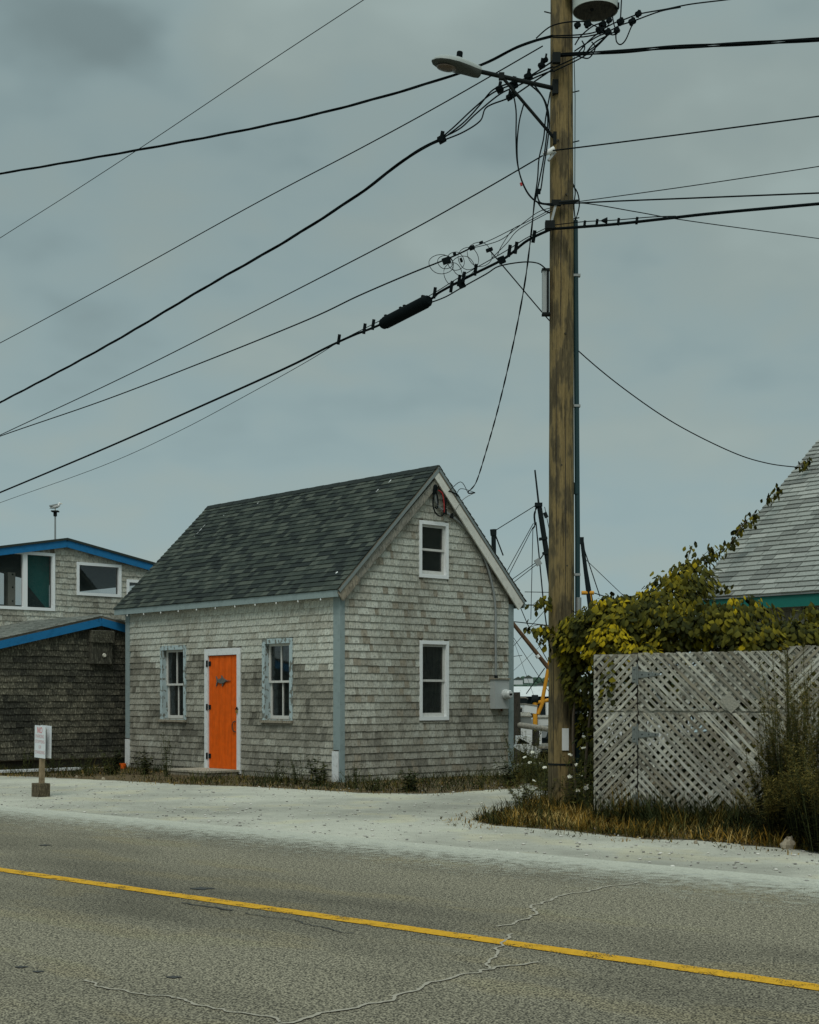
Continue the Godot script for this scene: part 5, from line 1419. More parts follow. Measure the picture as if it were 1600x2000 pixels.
	for i in items.size():
		var it: Array = items[i]
		if i < 300:
			var o := MeshInstance3D.new()
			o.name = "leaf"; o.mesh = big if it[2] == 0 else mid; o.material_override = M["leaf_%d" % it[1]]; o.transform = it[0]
			v.add_child(o, true)
		else:
			xf[it[2]].append(it[0])
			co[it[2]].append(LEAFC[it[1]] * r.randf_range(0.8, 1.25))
	multi(v, "foliage", big, xf[0], co[0], M.leaves_tinted)
	multi(v, "foliage", mid, xf[1], co[1], M.leaves_tinted)
	for q in [[1128, 1600, 18.5, 1120, 1400, 18.35, 1150, 1250, 18.2], [1140, 1605, 18.4, 1150, 1420, 18.3, 1180, 1260, 18.0], [1150, 1250, 18.2, 1230, 1240, 17.8, 1330, 1220, 17.6], [1330, 1220, 17.6, 1420, 1225, 17.5, 1580, 1240, 17.2], [1300, 1260, 17.5, 1330, 1180, 18.6, 1350, 1120, 20.4], [1420, 1560, 17.2, 1400, 1400, 17.3, 1380, 1240, 17.4]]:
		part("stem", tubem(smooth([at(q[0], q[1], q[2]) - v.position, at(q[3], q[4], q[5]) - v.position, at(q[6], q[7], q[8]) - v.position], 6), 0.022, 0.012, 7), M.vine_wood, v)

func blade_mesh() -> ArrayMesh:
	var st := sf()
	var n := 4
	for i in n:
		var t0 := float(i) / n; var t1 := float(i + 1) / n
		var w0 := 0.5 * (1.0 - t0 * t0); var w1 := 0.5 * (1.0 - t1 * t1)
		var a := Vector3(-w0, t0, t0 * t0 * 0.45); var b := Vector3(w0, t0, t0 * t0 * 0.45); var c := Vector3(w1, t1, t1 * t1 * 0.45); var d := Vector3(-w1, t1, t1 * t1 * 0.45)
		if i == n - 1: tri(st, a, b, (c + d) * 0.5, (b - a).cross(d - a).normalized())
		else: quad(st, a, b, c, d)
	return st.commit()
func in_poly(poly: PackedVector2Array, r: RandomNumberGenerator) -> Vector2:
	var lo := poly[0]; var hi := poly[0]
	for p in poly: lo = lo.min(p); hi = hi.max(p)
	for k in 60:
		var q := Vector2(r.randf_range(lo.x, hi.x), r.randf_range(lo.y, hi.y))
		if Geometry2D.is_point_in_polygon(q, poly): return q
	return poly[0]
func ground_poly(px: Array) -> PackedVector2Array:
	var o := PackedVector2Array()
	for i in range(0, px.size(), 2):
		var g := gd(px[i], px[i + 1])
		o.append(Vector2(g.x, g.z))
	return o
func ragged(poly: PackedVector2Array, amp: float, step: float, seed_: int) -> PackedVector2Array:
	var n := FastNoiseLite.new(); n.seed = seed_; n.frequency = 1.6; n.fractal_octaves = 3
	var o := PackedVector2Array()
	for i in poly.size():
		var a := poly[i]; var b := poly[(i + 1) % poly.size()]
		var k := maxi(1, int((b - a).length() / step))
		for j in k:
			var p := a.lerp(b, float(j) / k)
			o.append(p + Vector2(n.get_noise_2d(p.x, p.y), n.get_noise_2d(p.x + 50, p.y)) * amp)
	return o
func grass(called: String, label: String, poly: PackedVector2Array, count: int, hmin: float, hmax: float, cols: Array, seed_: int, clumpy := 0.6):
	var r := RandomNumberGenerator.new(); r.seed = seed_
	var nz := FastNoiseLite.new(); nz.seed = seed_; nz.frequency = 1.1
	var xs := []; var cs := []
	var me := blade_mesh()
	var c := poly[0]
	for k in count:
		var p := in_poly(poly, r)
		var hl: Vector3 = HB.inverse() * (Vector3(p.x, 0, p.y) - HO)
		if absf(hl.x - (HL - 3.45)) < 0.72 and hl.z < 1.15 and hl.z > 0.0 and not (hl.z > 0.85 and r.randf() < 0.35): continue
		var n := nz.get_noise_2d(p.x, p.y)
		if r.randf() < clumpy and n < -0.05: continue
		var low := 0.22 if absf(hl.x - (HL - 3.35)) < 0.9 and hl.z < 3.2 and hl.z > 0.0 else 1.0
		var h := low * r.randf_range(hmin, hmax) * (0.7 + 0.7 * clampf(n + 0.4, 0, 1))
		var b := Basis(Vector3.UP, r.randf() * TAU) * Basis(Vector3.RIGHT, r.randf_range(-0.1, 1.15))
		xs.append(Transform3D(b * Basis.from_scale(Vector3(r.randf_range(0.006, 0.014), h, h)), Vector3(p.x - c.x, 0.0, p.y - c.y)))
		var nn := nz.get_noise_2d(p.x * 0.7 + 90, p.y * 0.7)
		var ci := clampi(int((nn + 0.5) * cols.size() + r.randf_range(-1.3, 1.3)), 0, cols.size() - 1)
		cs.append(cols[ci] * r.randf_range(0.75, 1.25))
	var o := multi(self, numbered(called), me, xs, cs, M.leaves_tinted)
	o.position = Vector3(c.x, 0, c.y)
	tag(o, label, "grass", "", "stuff")
# upright weed: stems with small leaves
func weed(called: String, label: String, cat: String, pos: Vector3, h: float, spread: float, stems: int, per: int, leaf: Mesh, cols: Array, seed_: int, group := "", top_cols: Array = [], lsize := 1.0):
	var r := RandomNumberGenerator.new(); r.seed = seed_
	var t := thing(called, label, cat, pos, Basis(), group)
	var xs := []; var cs := []
	for s in stems:
		var a := r.randf() * TAU
		var d := Vector3(cos(a), 0, sin(a)) * spread * sqrt(r.randf())
		var hh := h * r.randf_range(0.6, 1.0)
		var p0 := d * 0.35; var p1 := d * 0.7 + Vector3(0, hh * 0.55, 0); var p2 := d * 1.15 + Vector3(r.randfn() * 0.03, hh, r.randfn() * 0.03)
		var path := smooth([p0, p1, p2], 6)
		part("stem", tubem(path, 0.0045, 0.002, 4), M.stem_green, t)
		for k in per:
			var f := pow(r.randf(), 0.8)
			var i := f * (path.size() - 1)
			var p: Vector3 = path[int(i)].lerp(path[mini(int(i) + 1, path.size() - 1)], i - int(i))
			var la := r.randf() * TAU
			var ld := Vector3(cos(la), r.randf_range(-0.1, 0.9), sin(la)).normalized()
			var sc := lsize * r.randf_range(0.6, 1.2) * lerpf(1.1, 0.6, f)
			xs.append(Transform3D(aim(ld, Vector3.UP).scaled(Vector3.ONE * sc), p + Vector3(r.randfn(), r.randfn(), r.randfn()) * 0.012))
			var pal: Array = top_cols if top_cols.size() and f > 0.55 + r.randf_range(-0.15, 0.15) else cols
			cs.append(pal[r.randi() % pal.size()] * r.randf_range(0.75, 1.25))
	multi(t, "foliage", leaf, xs, cs, M.leaves_tinted)
	return t
func build_plants():
	var r := RandomNumberGenerator.new(); r.seed = 90
	var greens := [Color(0.018, 0.024, 0.010), Color(0.028, 0.034, 0.012), Color(0.045, 0.046, 0.014), Color(0.085, 0.07, 0.02)]
	var dry := [Color(0.034, 0.034, 0.011), Color(0.062, 0.052, 0.013), Color(0.125, 0.082, 0.016), Color(0.23, 0.13, 0.022), Color(0.33, 0.23, 0.08)]
	# grass beds: along the shack, round pole and gate
	var strip := ground_poly([-60, 1513, 130, 1520, 240, 1525, 330, 1531, 520, 1538, 700, 1548, 830, 1551, 960, 1543, 1015, 1540, 1010, 1513, 840, 1519, 668, 1529, 560, 1519, 400, 1507, 250, 1498, 120, 1503, -60, 1503])
	var isl := ground_poly([922, 1601, 1000, 1584, 1060, 1562, 1085, 1556, 1160, 1585, 1300, 1600, 1540, 1612, 1760, 1622, 1760, 1678, 1600, 1664, 1460, 1651, 1350, 1641, 1250, 1638, 1100, 1622, 960, 1612])
	var yard := ground_poly([1003, 1513, 1080, 1500, 1160, 1500, 1160, 1575, 1090, 1556, 1062, 1540, 1030, 1530, 1003, 1534])
	var back := ground_poly([1120, 1560, 1160, 1520, 1400, 1500, 1900, 1500, 1900, 1630, 1540, 1613, 1300, 1601, 1160, 1586])
	for q in [[strip, 3], [isl, 4], [yard, 5], [back, 6]]:
		var s := struct("soil", sheet(ragged(q[0], 0.16, 0.15, q[1]), 0.004 + 0.001 * (q[1] - 3)), M.soil)
	grass("weed_strip", "dark low grass and weeds along the foot of the shack", strip, 9000, 0.05, 0.22, greens, 91, 0.5)
	grass("grass_litter", "short tan dry grass edging the gravel before the shack", ragged(strip, 0.25, 0.3, 33), 2600, 0.03, 0.09, dry, 92)
	grass("dry_grass", "tan and orange dry grass round the pole and lattice gate", isl, 17000, 0.04, 0.17, dry, 93, 0.35)
	var rim := Geometry2D.offset_polygon(isl, 0.45)
	var rim2 := Geometry2D.offset_polygon(strip, 0.35)
	grass("edge_litter", "sparse dead grass thinning into the gravel round the pole bed", rim[0], 3800, 0.015, 0.06, dry, 97, 0.75)
	grass("edge_litter", "sparse dead grass thinning into the gravel before the shingled walls", rim2[0], 3600, 0.015, 0.06, dry, 98, 0.75)
	grass("green_grass", "dark green grass growing up through the dry bed by the gate", isl, 6000, 0.06, 0.24, greens, 94, 0.7)
	grass("yard_grass", "rough green growth between the shack and the utility pole", yard, 5000, 0.12, 0.5, [greens[1], greens[2], dry[1], greens[3]], 95, 0.3)
	var foot := ground_poly([1160, 1590, 1300, 1602, 1520, 1614, 1510, 1640, 1300, 1622, 1160, 1606])
	grass("gate_weeds", "dark tall grass standing against the foot of the lattice gate", foot, 5200, 0.16, 0.42, [greens[0], greens[1], greens[1], greens[2], dry[2]], 96, 0.5)
	# leafy weeds by the shack
	var lf := leaf_mesh(0.07, 0.028, 0.4, 0.6); var fine := leaf_mesh(0.05, 0.009, 0.3, 0.3); var broad := leaf_mesh(0.12, 0.05, 0.5, 0.8)
	var spots := [[325, 1517, 0.85, "tall dark weed by the left window of the shack"], [285, 1513, 0.45, "low dark weed clump between corner board and left window"], [392, 1506, 0.42, "dark leafy weed against the shack beside the door casing"], [580, 1532, 0.5, "grassy weed clump below the right window sill"], [620, 1535, 0.46, "bushy weed clump between right window and white corner board"], [540, 1528, 0.4, "weed clump right of the door step"], [693, 1540, 0.4, "broad leaved weed at the foot of the white corner board"], [800, 1546, 0.34, "arching weed under the lower gable window"], [735, 1545, 0.28, "low weed patch along the gable near the corner"], [935, 1541, 0.36, "weed tuft under the electric meter"], [990, 1535, 0.5, "weed clump at the far gable corner"], [160, 1510, 0.4, "weed clump before the dark wing near the sign"], [50, 1508, 0.45, "yellowish weed clump by the white plank"], [215, 1512, 0.5, "weed clump at the end of the dark wing"], [105, 1510, 0.3, "short weed tuft on the white plank"], [655, 1500, 0.55, "dark weed climbing the side of the white corner board"]]
	var i := 0
	for q in spots:
		var g := gd(q[0], q[1])
		weed("leafy_weed", q[3], "weed", g, q[2], 0.22, 9, 26, [lf, broad, lf][i % 3], [greens[0], greens[1], greens[2]], 200 + i, "weeds along the shingled walls", [], 0.9)
		i += 1
	# feathery weeds before the right lattice panel
	var fe := [[1560, 1640, 1.75, 0.32, "tallest feathery yellow weed before the right lattice panel"], [1520, 1632, 1.35, 0.26, "feathery weed rising at the latch side of the gate"], [1590, 1648, 1.6, 0.34, "dense feathery weed beside the pale rock"], [1500, 1628, 0.95, 0.22, "short feathery weed in front of the gate's free edge"], [1640, 1650, 1.6, 0.34, "feathery weed at the far end of the lattice"], [1545, 1625, 1.25, 0.3, "feathery weed against the post between gate and panel"], [1575, 1655, 0.8, 0.35, "low dense feathery weed just behind the pale rock"], [1510, 1645, 0.6, 0.3, "low feathery weed in the dry grass before the gate"], [1610, 1665, 0.9, 0.35, "low feathery weed at the gravel edge right of the rock"]]
	for q in fe:
		weed("feathery_weed", q[4], "weed", gd(q[0], q[1]), q[2] * 1.12, q[3], 24, 330, fine, [Color(0.015, 0.019, 0.009), Color(0.024, 0.027, 0.011), Color(0.038, 0.037, 0.013)], 300 + i, "feathery weeds by the lattice", [Color(0.13, 0.105, 0.03), Color(0.20, 0.155, 0.04), Color(0.07, 0.065, 0.02)], 1.25)
		i += 1
	for q in [[1015, 1520, 0.8, "bushy green weed behind the far gable corner"], [1040, 1530, 0.75, "flowering green weed between shack and pole"], [1062, 1545, 0.6, "green weed close to the left of the pole"], [1030, 1505, 0.9, "tall weed before the boat landing"], [1145, 1590, 0.8, "yellow green weed between the pole and lattice"], [1125, 1585, 0.6, "dark weed at the right foot of the pole"], [1065, 1572, 0.35, "twiggy weed on the gravel edge by the pole"], [1020, 1568, 0.3, "low twiggy weed on the gravel left of the pole"]]:
		weed("bushy_weed", q[3], "weed", gd(q[0], q[1]), q[2], 0.3, 12, 50, lf, [greens[1], greens[2], greens[3], Color(0.10, 0.095, 0.02)], 400 + i, "weeds round the pole", [], 0.9)
		i += 1
	# wild carrot: flat white flower heads on thin stems
	var fl := [[1113, 1475, 17.9], [1140, 1462, 18.0], [1127, 1495, 17.8], [1113, 1518, 17.7], [1135, 1516, 17.9], [1064, 1500, 18.9], [1043, 1526, 19.5], [1040, 1470, 21.0], [1025, 1480, 22.0], [1128, 1545, 17.5], [1145, 1540, 17.4], [1150, 1535, 17.6], [1035, 1490, 22.5], [1140, 1440, 18.0]]
	for q in fl:
		var top := at(q[0], q[1], q[2])
		var t := thing("wild_carrot", "white flat flower head on a thin stem near the pole", "flower", Vector3(top.x + r.randfn() * 0.05, 0, top.z), Basis(), "wild carrot flowers near the pole")
		var tp := Vector3(top.x - t.position.x, top.y, 0)
		part("stem", tubem(smooth([Vector3.ZERO, tp * 0.5 + Vector3(0.02, 0, 0), tp], 4), 0.0035, 0.0025, 5), M.stem_green, t)
		var fs := sf()
		var nb := Basis(Vector3(0, 0, 1), r.randf_range(-0.6, 0.6)) * Basis(Vector3.RIGHT, r.randf_range(0.2, 0.9))
		for k in 17:
			var a := k * 2.4; var rr := 0.030 * sqrt(k / 17.0)
			lathe(fs, [Vector2(0.008, 0.0), Vector2(0.006, 0.004), Vector2(0.0, 0.005)], Transform3D(nb, tp + nb * Vector3(cos(a) * rr, 0.012 - rr * 0.18 + r.randf() * 0.003, sin(a) * rr)), 7)
		part("flower_head", fs, M.petal, t)
	# stones
	for q in [[1540, 1658, 0.11, "pale pointed rock at the grass edge below the feathery weeds"], [1359, 1648, 0.032, "small dark stone standing on the gravel before the gate"], [202, 1524, 0.05, "white stone at the weed edge near the sign"], [150, 1519, 0.035, "small white stone in the weeds behind the sign"], [1163, 1622, 0.035, "small pale stone in the dry grass left of the gate"]]:
		var st := sf()
		var rr := RandomNumberGenerator.new(); rr.seed = int(q[0])
		var prof := []
		var c := gd(q[0], q[1])
		var nz := FastNoiseLite.new(); nz.seed = int(q[0]); nz.frequency = 0.8
		var s: float = q[2]
		var rows := 8; var cols := 12
		var P := func(a: int, b: int) -> Vector3:
			var th := PI * a / rows; var ph := TAU * (b % cols) / cols
			var d := Vector3(sin(th) * cos(ph), cos(th), sin(th) * sin(ph))
			var k := 1.0 + nz.get_noise_3dv(d * 1.6) * 0.55
			return Vector3(d.x * s * 0.62 * k * (1.0 - 0.35 * maxf(d.y, 0)), (d.y * 0.75 + 0.35) * s * k, d.z * s * 0.5 * k) + c
		for a in rows:
			for b in cols:
				quad(st, P.call(a + 1, b), P.call(a, b), P.call(a, b + 1), P.call(a + 1, b + 1))
		solo("rock", st, M.rock, q[3], "rock")
	# loose pebbles on the gravel
	var xs := []; var cs := []
	var peb := SphereMesh.new(); peb.radius = 1.0; peb.height = 1.4; peb.radial_segments = 7; peb.rings = 4
	for k in 3800:
		var pxx := r.randf_range(-100, 1700)
		var g := gd(pxx, r.randf_range(1530, 1575 + pxx * 0.094))
		var s := 0.004 + 0.016 * pow(r.randf(), 5)
		xs.append(Transform3D(Basis(Vector3.UP, r.randf() * TAU).scaled(Vector3(s, s * 0.7, s * r.randf_range(0.6, 1.0))), Vector3(g.x, 0.007, g.z + 15.0)))
		var v := r.randf_range(0.2, 0.62)
		cs.append(Color(v, v * 0.96, v * 0.88))
	var pe := multi(self, "loose_pebbles", peb, xs, cs, M.leaves_tinted)
	pe.position = Vector3(0, 0, -15)
	tag(pe, "loose pebbles scattered over the pale gravel shoulder", "pebbles", "", "stuff")

# ------------------------------------------------------------------ sign
func build_sign():
	var g := gd(80, 1556)
	var b := Basis(Vector3.UP, -A + PI * 0.5 - PI * 0.5)
	var s := thing("parking_sign", "white folded no parking sign on a short post in a block", "sign", g)
	var blk := sf()
	box(blk, Vector3(0, 0.095, 0), Vector3(0.185, 0.19, 0.185), Basis(Vector3.UP, 0.80) * Basis(Vector3.RIGHT, 0.03))
	part("block", blk, M.block_wood, s)
	part("post", boxm(Vector3(0.02, 0.56, 0), Vector3(0.062, 0.84, 0.062), HB * Basis(Vector3.BACK, -0.05)), M.post_wood, s)
	for k in 2:
		var c := Vector3(0.03, 0.775, 0) + HB * Vector3(0.0, 0.0, 0.045 if k == 0 else -0.045)
		var pn := part("sheet", boxm(c, Vector3(0.315, 0.455, 0.006), HB * Basis(Vector3.BACK, -0.03)), M.sign_white, s)
		if k == 1: continue
		var lines := [["NO", 0.16, 0.088, M.sign_red], ["PARKING", 0.075, 0.052, M.sign_faded], ["STOPPING", 0.0, 0.050, M.sign_faded], ["OR", -0.075, 0.046, M.sign_faded], ["STANDING", -0.15, 0.050, M.sign_faded]]
		for l in lines:
			var tm := TextMesh.new()
			tm.text = l[0]
			var f := SystemFont.new(); f.font_names = PackedStringArray(["Droid Sans"])
			tm.font = f
			tm.font_size = 32
			tm.pixel_size = l[2] / 26.0
			tm.depth = 0.001
			var o := part("lettering", tm, l[3], pn)
			o.transform = Transform3D(HB * Basis(Vector3.BACK, -0.03), c + HB * Vector3(0.0, l[1], 0.0042))

# ------------------------------------------------------------------ boats and shore behind
func build_shore():
	# fishing boat with mast, boom and yellow gallows
	var d := 34.0
	var o := at(1060, 1362, d); o.y = -0.9
	var bt := thing("fishing_boat", "fishing boat with dark mast, brown boom and yellow gallows behind the shack", "boat", o)
	var loc := func(x: float, y: float, dd := 34.0) -> Vector3: return at(x, y, dd) - o
	var st := sf()
	# hull: lofted sections along x
	var secs := [[-4.2, 0.9, 1.35], [-2.5, 1.25, 1.15], [0.0, 1.4, 1.05], [2.5, 1.2, 1.2], [4.4, 0.55, 1.55], [5.2, 0.04, 1.8]]
	for i in secs.size() - 1:
		var p: Array = secs[i]; var q: Array = secs[i + 1]
		for s in [-1, 1]:
			var a := Vector3(p[0], 0.0, s * p[1] * 0.65); var bq := Vector3(q[0], 0.0, s * q[1] * 0.65); var c := Vector3(q[0], q[2], s * q[1]); var e := Vector3(p[0], p[2], s * p[1])
			if s > 0: quad(st, a, bq, c, e)
			else: quad(st, bq, a, e, c)
		quad(st, Vector3(p[0], p[2] - 0.12, p[1]), Vector3(q[0], q[2] - 0.12, q[1]), Vector3(q[0], q[2] - 0.12, -q[1]), Vector3(p[0], p[2] - 0.12, -p[1]))
	quad(st, Vector3(-4.2, 0, -0.585), Vector3(-4.2, 0, 0.585), Vector3(-4.2, 1.35, 0.9), Vector3(-4.2, 1.35, -0.9))
	part("hull", st, M.boat_dark, bt)
	var cab := part("cabin", boxm(Vector3(1.9, 1.75, 0), Vector3(1.9, 1.3, 1.6)), M.boat_white, bt)
	part("cabin_roof", boxm(Vector3(1.9, 2.43, 0), Vector3(2.2, 0.08, 1.85)), M.boat_white, bt)
	for k in 3: part("cabin_window", boxm(Vector3(1.3 + k * 0.6, 2.05, 0.805), Vector3(0.42, 0.36, 0.02)), M.boat_dark, cab)
	part("deck_box", boxm(Vector3(-0.55, 1.35, 0.5), Vector3(0.9, 0.5, 0.7)), M.boat_white, bt)
	part("deck_box", boxm(Vector3(-1.6, 1.3, 0.3), Vector3(0.7, 0.4, 0.6)), M.galvanised, bt)
	part("mast", tubem([loc.call(1118, 1400), loc.call(1080, 1160), loc.call(1053, 985)], 0.075, 0.06, 10), M.boat_dark, bt)
	part("topmast", tubem([loc.call(1053, 990), loc.call(1045, 918)], 0.024, 0.02, 7), M.boat_dark, bt)
	part("mast_cap", boxm(loc.call(1052, 986), Vector3(0.17, 0.09, 0.16)), M.boat_dark, bt)
	part("mast_band", boxm(loc.call(1061, 1052), Vector3(0.19, 0.06, 0.16), Basis(Vector3.BACK, 0.15)), M.boat_dark, bt)
	part("mast_band", boxm(loc.call(1068, 1080), Vector3(0.20, 0.06, 0.16), Basis(Vector3.BACK, 0.15)), M.boat_dark, bt)
	part("boom", tubem([loc.call(985, 1196), loc.call(1040, 1265), loc.call(1085, 1322)], 0.045, 0.055, 9), M.boat_brown, bt)
	part("boom_collar", tubem([loc.call(1049, 1279), loc.call(1053, 1284)], 0.062, 0.062, 9), M.plate_white, bt)
	part("gallows", tubem([loc.call(1046, 1445), loc.call(1045, 1368)], 0.055, 0.06, 9), M.boat_yellow, bt)
	part("gallows", tubem([loc.call(1058, 1375), loc.call(1074, 1290)], 0.045, 0.045, 9), M.boat_yellow, bt)
	part("gallows", tubem([loc.call(1042, 1374), loc.call(1075, 1366)], 0.04, 0.04, 9), M.boat_yellow, bt)
	part("gallows", tubem([loc.call(1051, 1395), loc.call(1063, 1365)], 0.045, 0.045, 9), M.boat_yellow, bt)
	part("winch", tubem([loc.call(1039, 1365), loc.call(1051, 1365)], 0.10, 0.10, 10), M.boat_dark, bt)
	part("fender", tubem([loc.call(1070, 1372), loc.call(1070, 1398)], 0.06, 0.05, 9), M.plate_white, bt)
	part("rigging_chain", tubem(smooth([loc.call(1050, 985), loc.call(1044, 1005), loc.call(1045, 1025), loc.call(1040, 1033)], 4), 0.028, 0.02, 6), M.boat_dark, bt)
	part("block", boxm(loc.call(1051, 1098), Vector3(0.13, 0.16, 0.1), Basis(Vector3.BACK, 0.5)), M.galvanised, bt)
	part("block", boxm(loc.call(1066, 1006), Vector3(0.08, 0.13, 0.1), Basis(Vector3.BACK, 0.4)), M.boat_dark, bt)
	for q in [[1045, 988, 966, 1037, 0.014], [1042, 1022, 985, 1125, 0.012], [1041, 1030, 990, 1130, 0.012], [1041, 1033, 1037, 1210, 0.012], [1047, 1020, 1062, 1180, 0.022], [1062, 1180, 1074, 1270, 0.022], [1048, 1098, 1000, 1132, 0.012], [1050, 1101, 1000, 1140, 0.012], [1052, 1096, 1064, 1080, 0.02], [1025, 1156, 1080, 1157, 0.012], [1012, 1175, 1030, 1218, 0.014], [1030, 1218, 1072, 1295, 0.014], [1075, 1180, 1003, 1262, 0.010], [1068, 1250, 1003, 1310, 0.006], [1003, 1245, 1075, 1355, 0.010], [1003, 1250, 1045, 1365, 0.006], [1003, 1282, 1020, 1280, 0.010], [1064, 990, 1075, 1045, 0.012], [1064, 1305, 1028, 1355, 0.016], [1002, 1214, 1075, 1222, 0.016], [1002, 1181, 1050, 1182, 0.02]]:
		part("rigging", tubem([loc.call(q[0], q[1]), loc.call(q[2], q[3])], q[4] * 0.75, q[4] * 0.75, 5), M.boat_dark, bt)
	# second boat: masts seen over the roof and right of the pole
	var d2 := 42.0
	var o2 := at(1150, 1362, d2); o2.y = -0.9
	var b2 := thing("fishing_boat", "second boat whose dark mast shows right of the pole above the vine", "boat", o2)
	var l2 := func(x: float, y: float) -> Vector3: return at(x, y, 42.0) - o2
	var h2 := sf()
	for i in secs.size() - 1:
		var p: Array = secs[i]; var q: Array = secs[i + 1]
		for s in [-1, 1]:
			var a := Vector3(-p[0], 0.0, s * p[1] * 0.65); var bq := Vector3(-q[0], 0.0, s * q[1] * 0.65); var c := Vector3(-q[0], q[2], s * q[1]); var e := Vector3(-p[0], p[2], s * p[1])
			if s < 0: quad(h2, a, bq, c, e)
			else: quad(h2, bq, a, e, c)
		quad(h2, Vector3(-q[0], q[2] - 0.12, q[1]), Vector3(-p[0], p[2] - 0.12, p[1]), Vector3(-p[0], p[2] - 0.12, -p[1]), Vector3(-q[0], q[2] - 0.12, -q[1]))
	part("hull", h2, M.boat_dark, b2)
	part("cabin", boxm(Vector3(1.8, 1.8, 0), Vector3(2.0, 1.4, 1.7)), M.boat_white, b2)
	part("net_drum", tubem([Vector3(-1.6, 1.35, -0.6), Vector3(-1.6, 1.35, 0.6)], 0.35, 0.35, 12), M.galvanised, b2)
	part("mast", tubem([l2.call(1166, 1290), l2.call(1137, 1058)], 0.075, 0.055, 9), M.boat_dark, b2)
	part("mast_head", boxm(l2.call(1136, 1056), Vector3(0.12, 0.2, 0.12)), M.boat_dark, b2)
	part("crosstree", tubem([l2.call(1136, 1158), l2.call(1160, 1158)], 0.06, 0.06, 7), M.boat_yellow, b2)
	part("mast_strut", tubem([l2.call(1151, 1156), l2.call(1156, 1190)], 0.05, 0.05, 7), M.boat_yellow, b2)
	for q in [[1137, 1060, 1172, 1165, 0.016], [1138, 1062, 1160, 1185, 0.014], [1136, 1085, 1230, 1175, 0.010], [1160, 1158, 1235, 1182, 0.016], [1136, 1070, 1150, 1190, 0.02]]:
		part("rigging", tubem([l2.call(q[0], q[1]), l2.call(q[2], q[3])], q[4], q[4], 5), M.boat_dark, b2)
	var d3 := 40.0
	var o3 := at(965, 1362, d3); o3.y = -0.9
	var b3 := thing("fishing_boat", "third boat hidden behind the shack with one stubby mast head over the roof", "boat", o3)
	part("mast", tubem([Vector3(0.08, 0.4, 0), at(964, 1036, d3) - o3], 0.08, 0.065, 9), M.boat_dark, b3)
	part("mast_head", tubem([at(964, 1046, d3) - o3, at(963.5, 1034, d3) - o3], 0.085, 0.095, 9), M.boat_dark, b3)
	var h3 := sf()
	for i in secs.size() - 1:
		var p: Array = secs[i]; var q: Array = secs[i + 1]
		for s in [-1, 1]:
			var a := Vector3(p[0], 0.0, s * p[1] * 0.65); var bq := Vector3(q[0], 0.0, s * q[1] * 0.65); var c := Vector3(q[0], q[2], s * q[1]); var e := Vector3(p[0], p[2], s * p[1])
			if s > 0: quad(h3, a, bq, c, e)
			else: quad(h3, bq, a, e, c)
	part("hull", h3, M.boat_dark, b3)
	part("rigging", tubem([at(966, 1040, d3) - o3, at(983, 1085, d3) - o3], 0.02, 0.02, 5), M.boat_dark, b3)
	# landing: posts and a log rail
	var lr := thing("log_rail", "grey log rail on dark posts before the boat", "rail", at(1040, 1420, 30.5))
	part("log", tubem([at(1006, 1415, 30.5) - lr.position, at(1090, 1427, 30.0) - lr.position], 0.065, 0.055, 9), M.grey_board, lr)
	part("post", tubem([at(1009, 1510, 30.5) - lr.position, at(1007, 1352, 30.5) - lr.position], 0.11, 0.10, 9), M.dark_post, lr)
	part("post", tubem([at(1096, 1500, 30.0) - lr.position, at(1096, 1412, 30.0) - lr.position], 0.09, 0.08, 9), M.dark_post, lr)
	var wh := thing("wharf", "old plank landing at the water behind the weeds", "wharf", at(1040, 1460, 31.5))
	for k in 9:
		part("plank", boxm(Vector3(0.35 - k * 0.02, 0.0 + (k % 2) * 0.006, -0.2 - k * 0.24), Vector3(3.4, 0.05, 0.21)), M.grey_board, wh)
	for k in 3: part("pile", tubem([Vector3(-1.1 + k * 1.2, -1.3, -0.3), Vector3(-1.1 + k * 1.2, 0.25 + 0.15 * (k % 2), -0.3)], 0.09, 0.08, 9), M.dark_post, wh)
	for q in [[1030, 1462, 0.5, 0.22, 0.3, "white plastic tub lying in the weeds by the landing"], [1022, 1445, 0.3, 0.16, 0.3, "pale crate standing on the plank landing"]]:
		var p := at(q[0], q[1], 29.0)
		solo("fish_tub", boxm(p, Vector3(q[2], q[3], q[4]), Basis(Vector3.BACK, -0.5) if q[2] > 0.4 else Basis()), M.plate_white, q[5], "tub")
	var cg := RandomNumberGenerator.new(); cg.seed = 57
	for q in [[1016, 1392, "grey crate on the landing left of the yellow gallows"], [1025, 1404, "dark crate on the landing under the brown boom"], [1062, 1408, "pale crate by the yellow gallows foot"], [1032, 1385, "dark crate tilted behind the grey log rail"], [1018, 1372, "white crate beside the dark landing post"]]:
		var tp := thing("fishing_crate", q[2], "fishing gear", at(q[0], q[1], 31.0 + cg.randf()))
		var mm: Material = [M.galvanised, M.boat_dark, M.plate_white, M.boat_dark, M.boat_white][int(q[0]) % 5]
		var bb := Basis(Vector3.UP, cg.randf() * 2.0) * Basis(Vector3.BACK, cg.randf_range(-0.3, 0.3))
		part("frame", boxm(Vector3.ZERO, Vector3(0.30, 0.16, 0.24), bb), mm, tp)
		part("lid", boxm(bb * Vector3(0.0, 0.095, 0), Vector3(0.33, 0.025, 0.26), bb), M.grey_board, tp)
	# shed on the far wharf
	var s := at(1035, 1362, 75.0); s.y = -1.0
	var sh := thing("wharf_shed", "long low shed with a pale roof across the water", "shed", s)
	part("wall", boxm(Vector3(0, 1.2, -1.5), Vector3(9.0, 2.5, 3.0)), M.boat_dark, sh)
	var rf := sf()
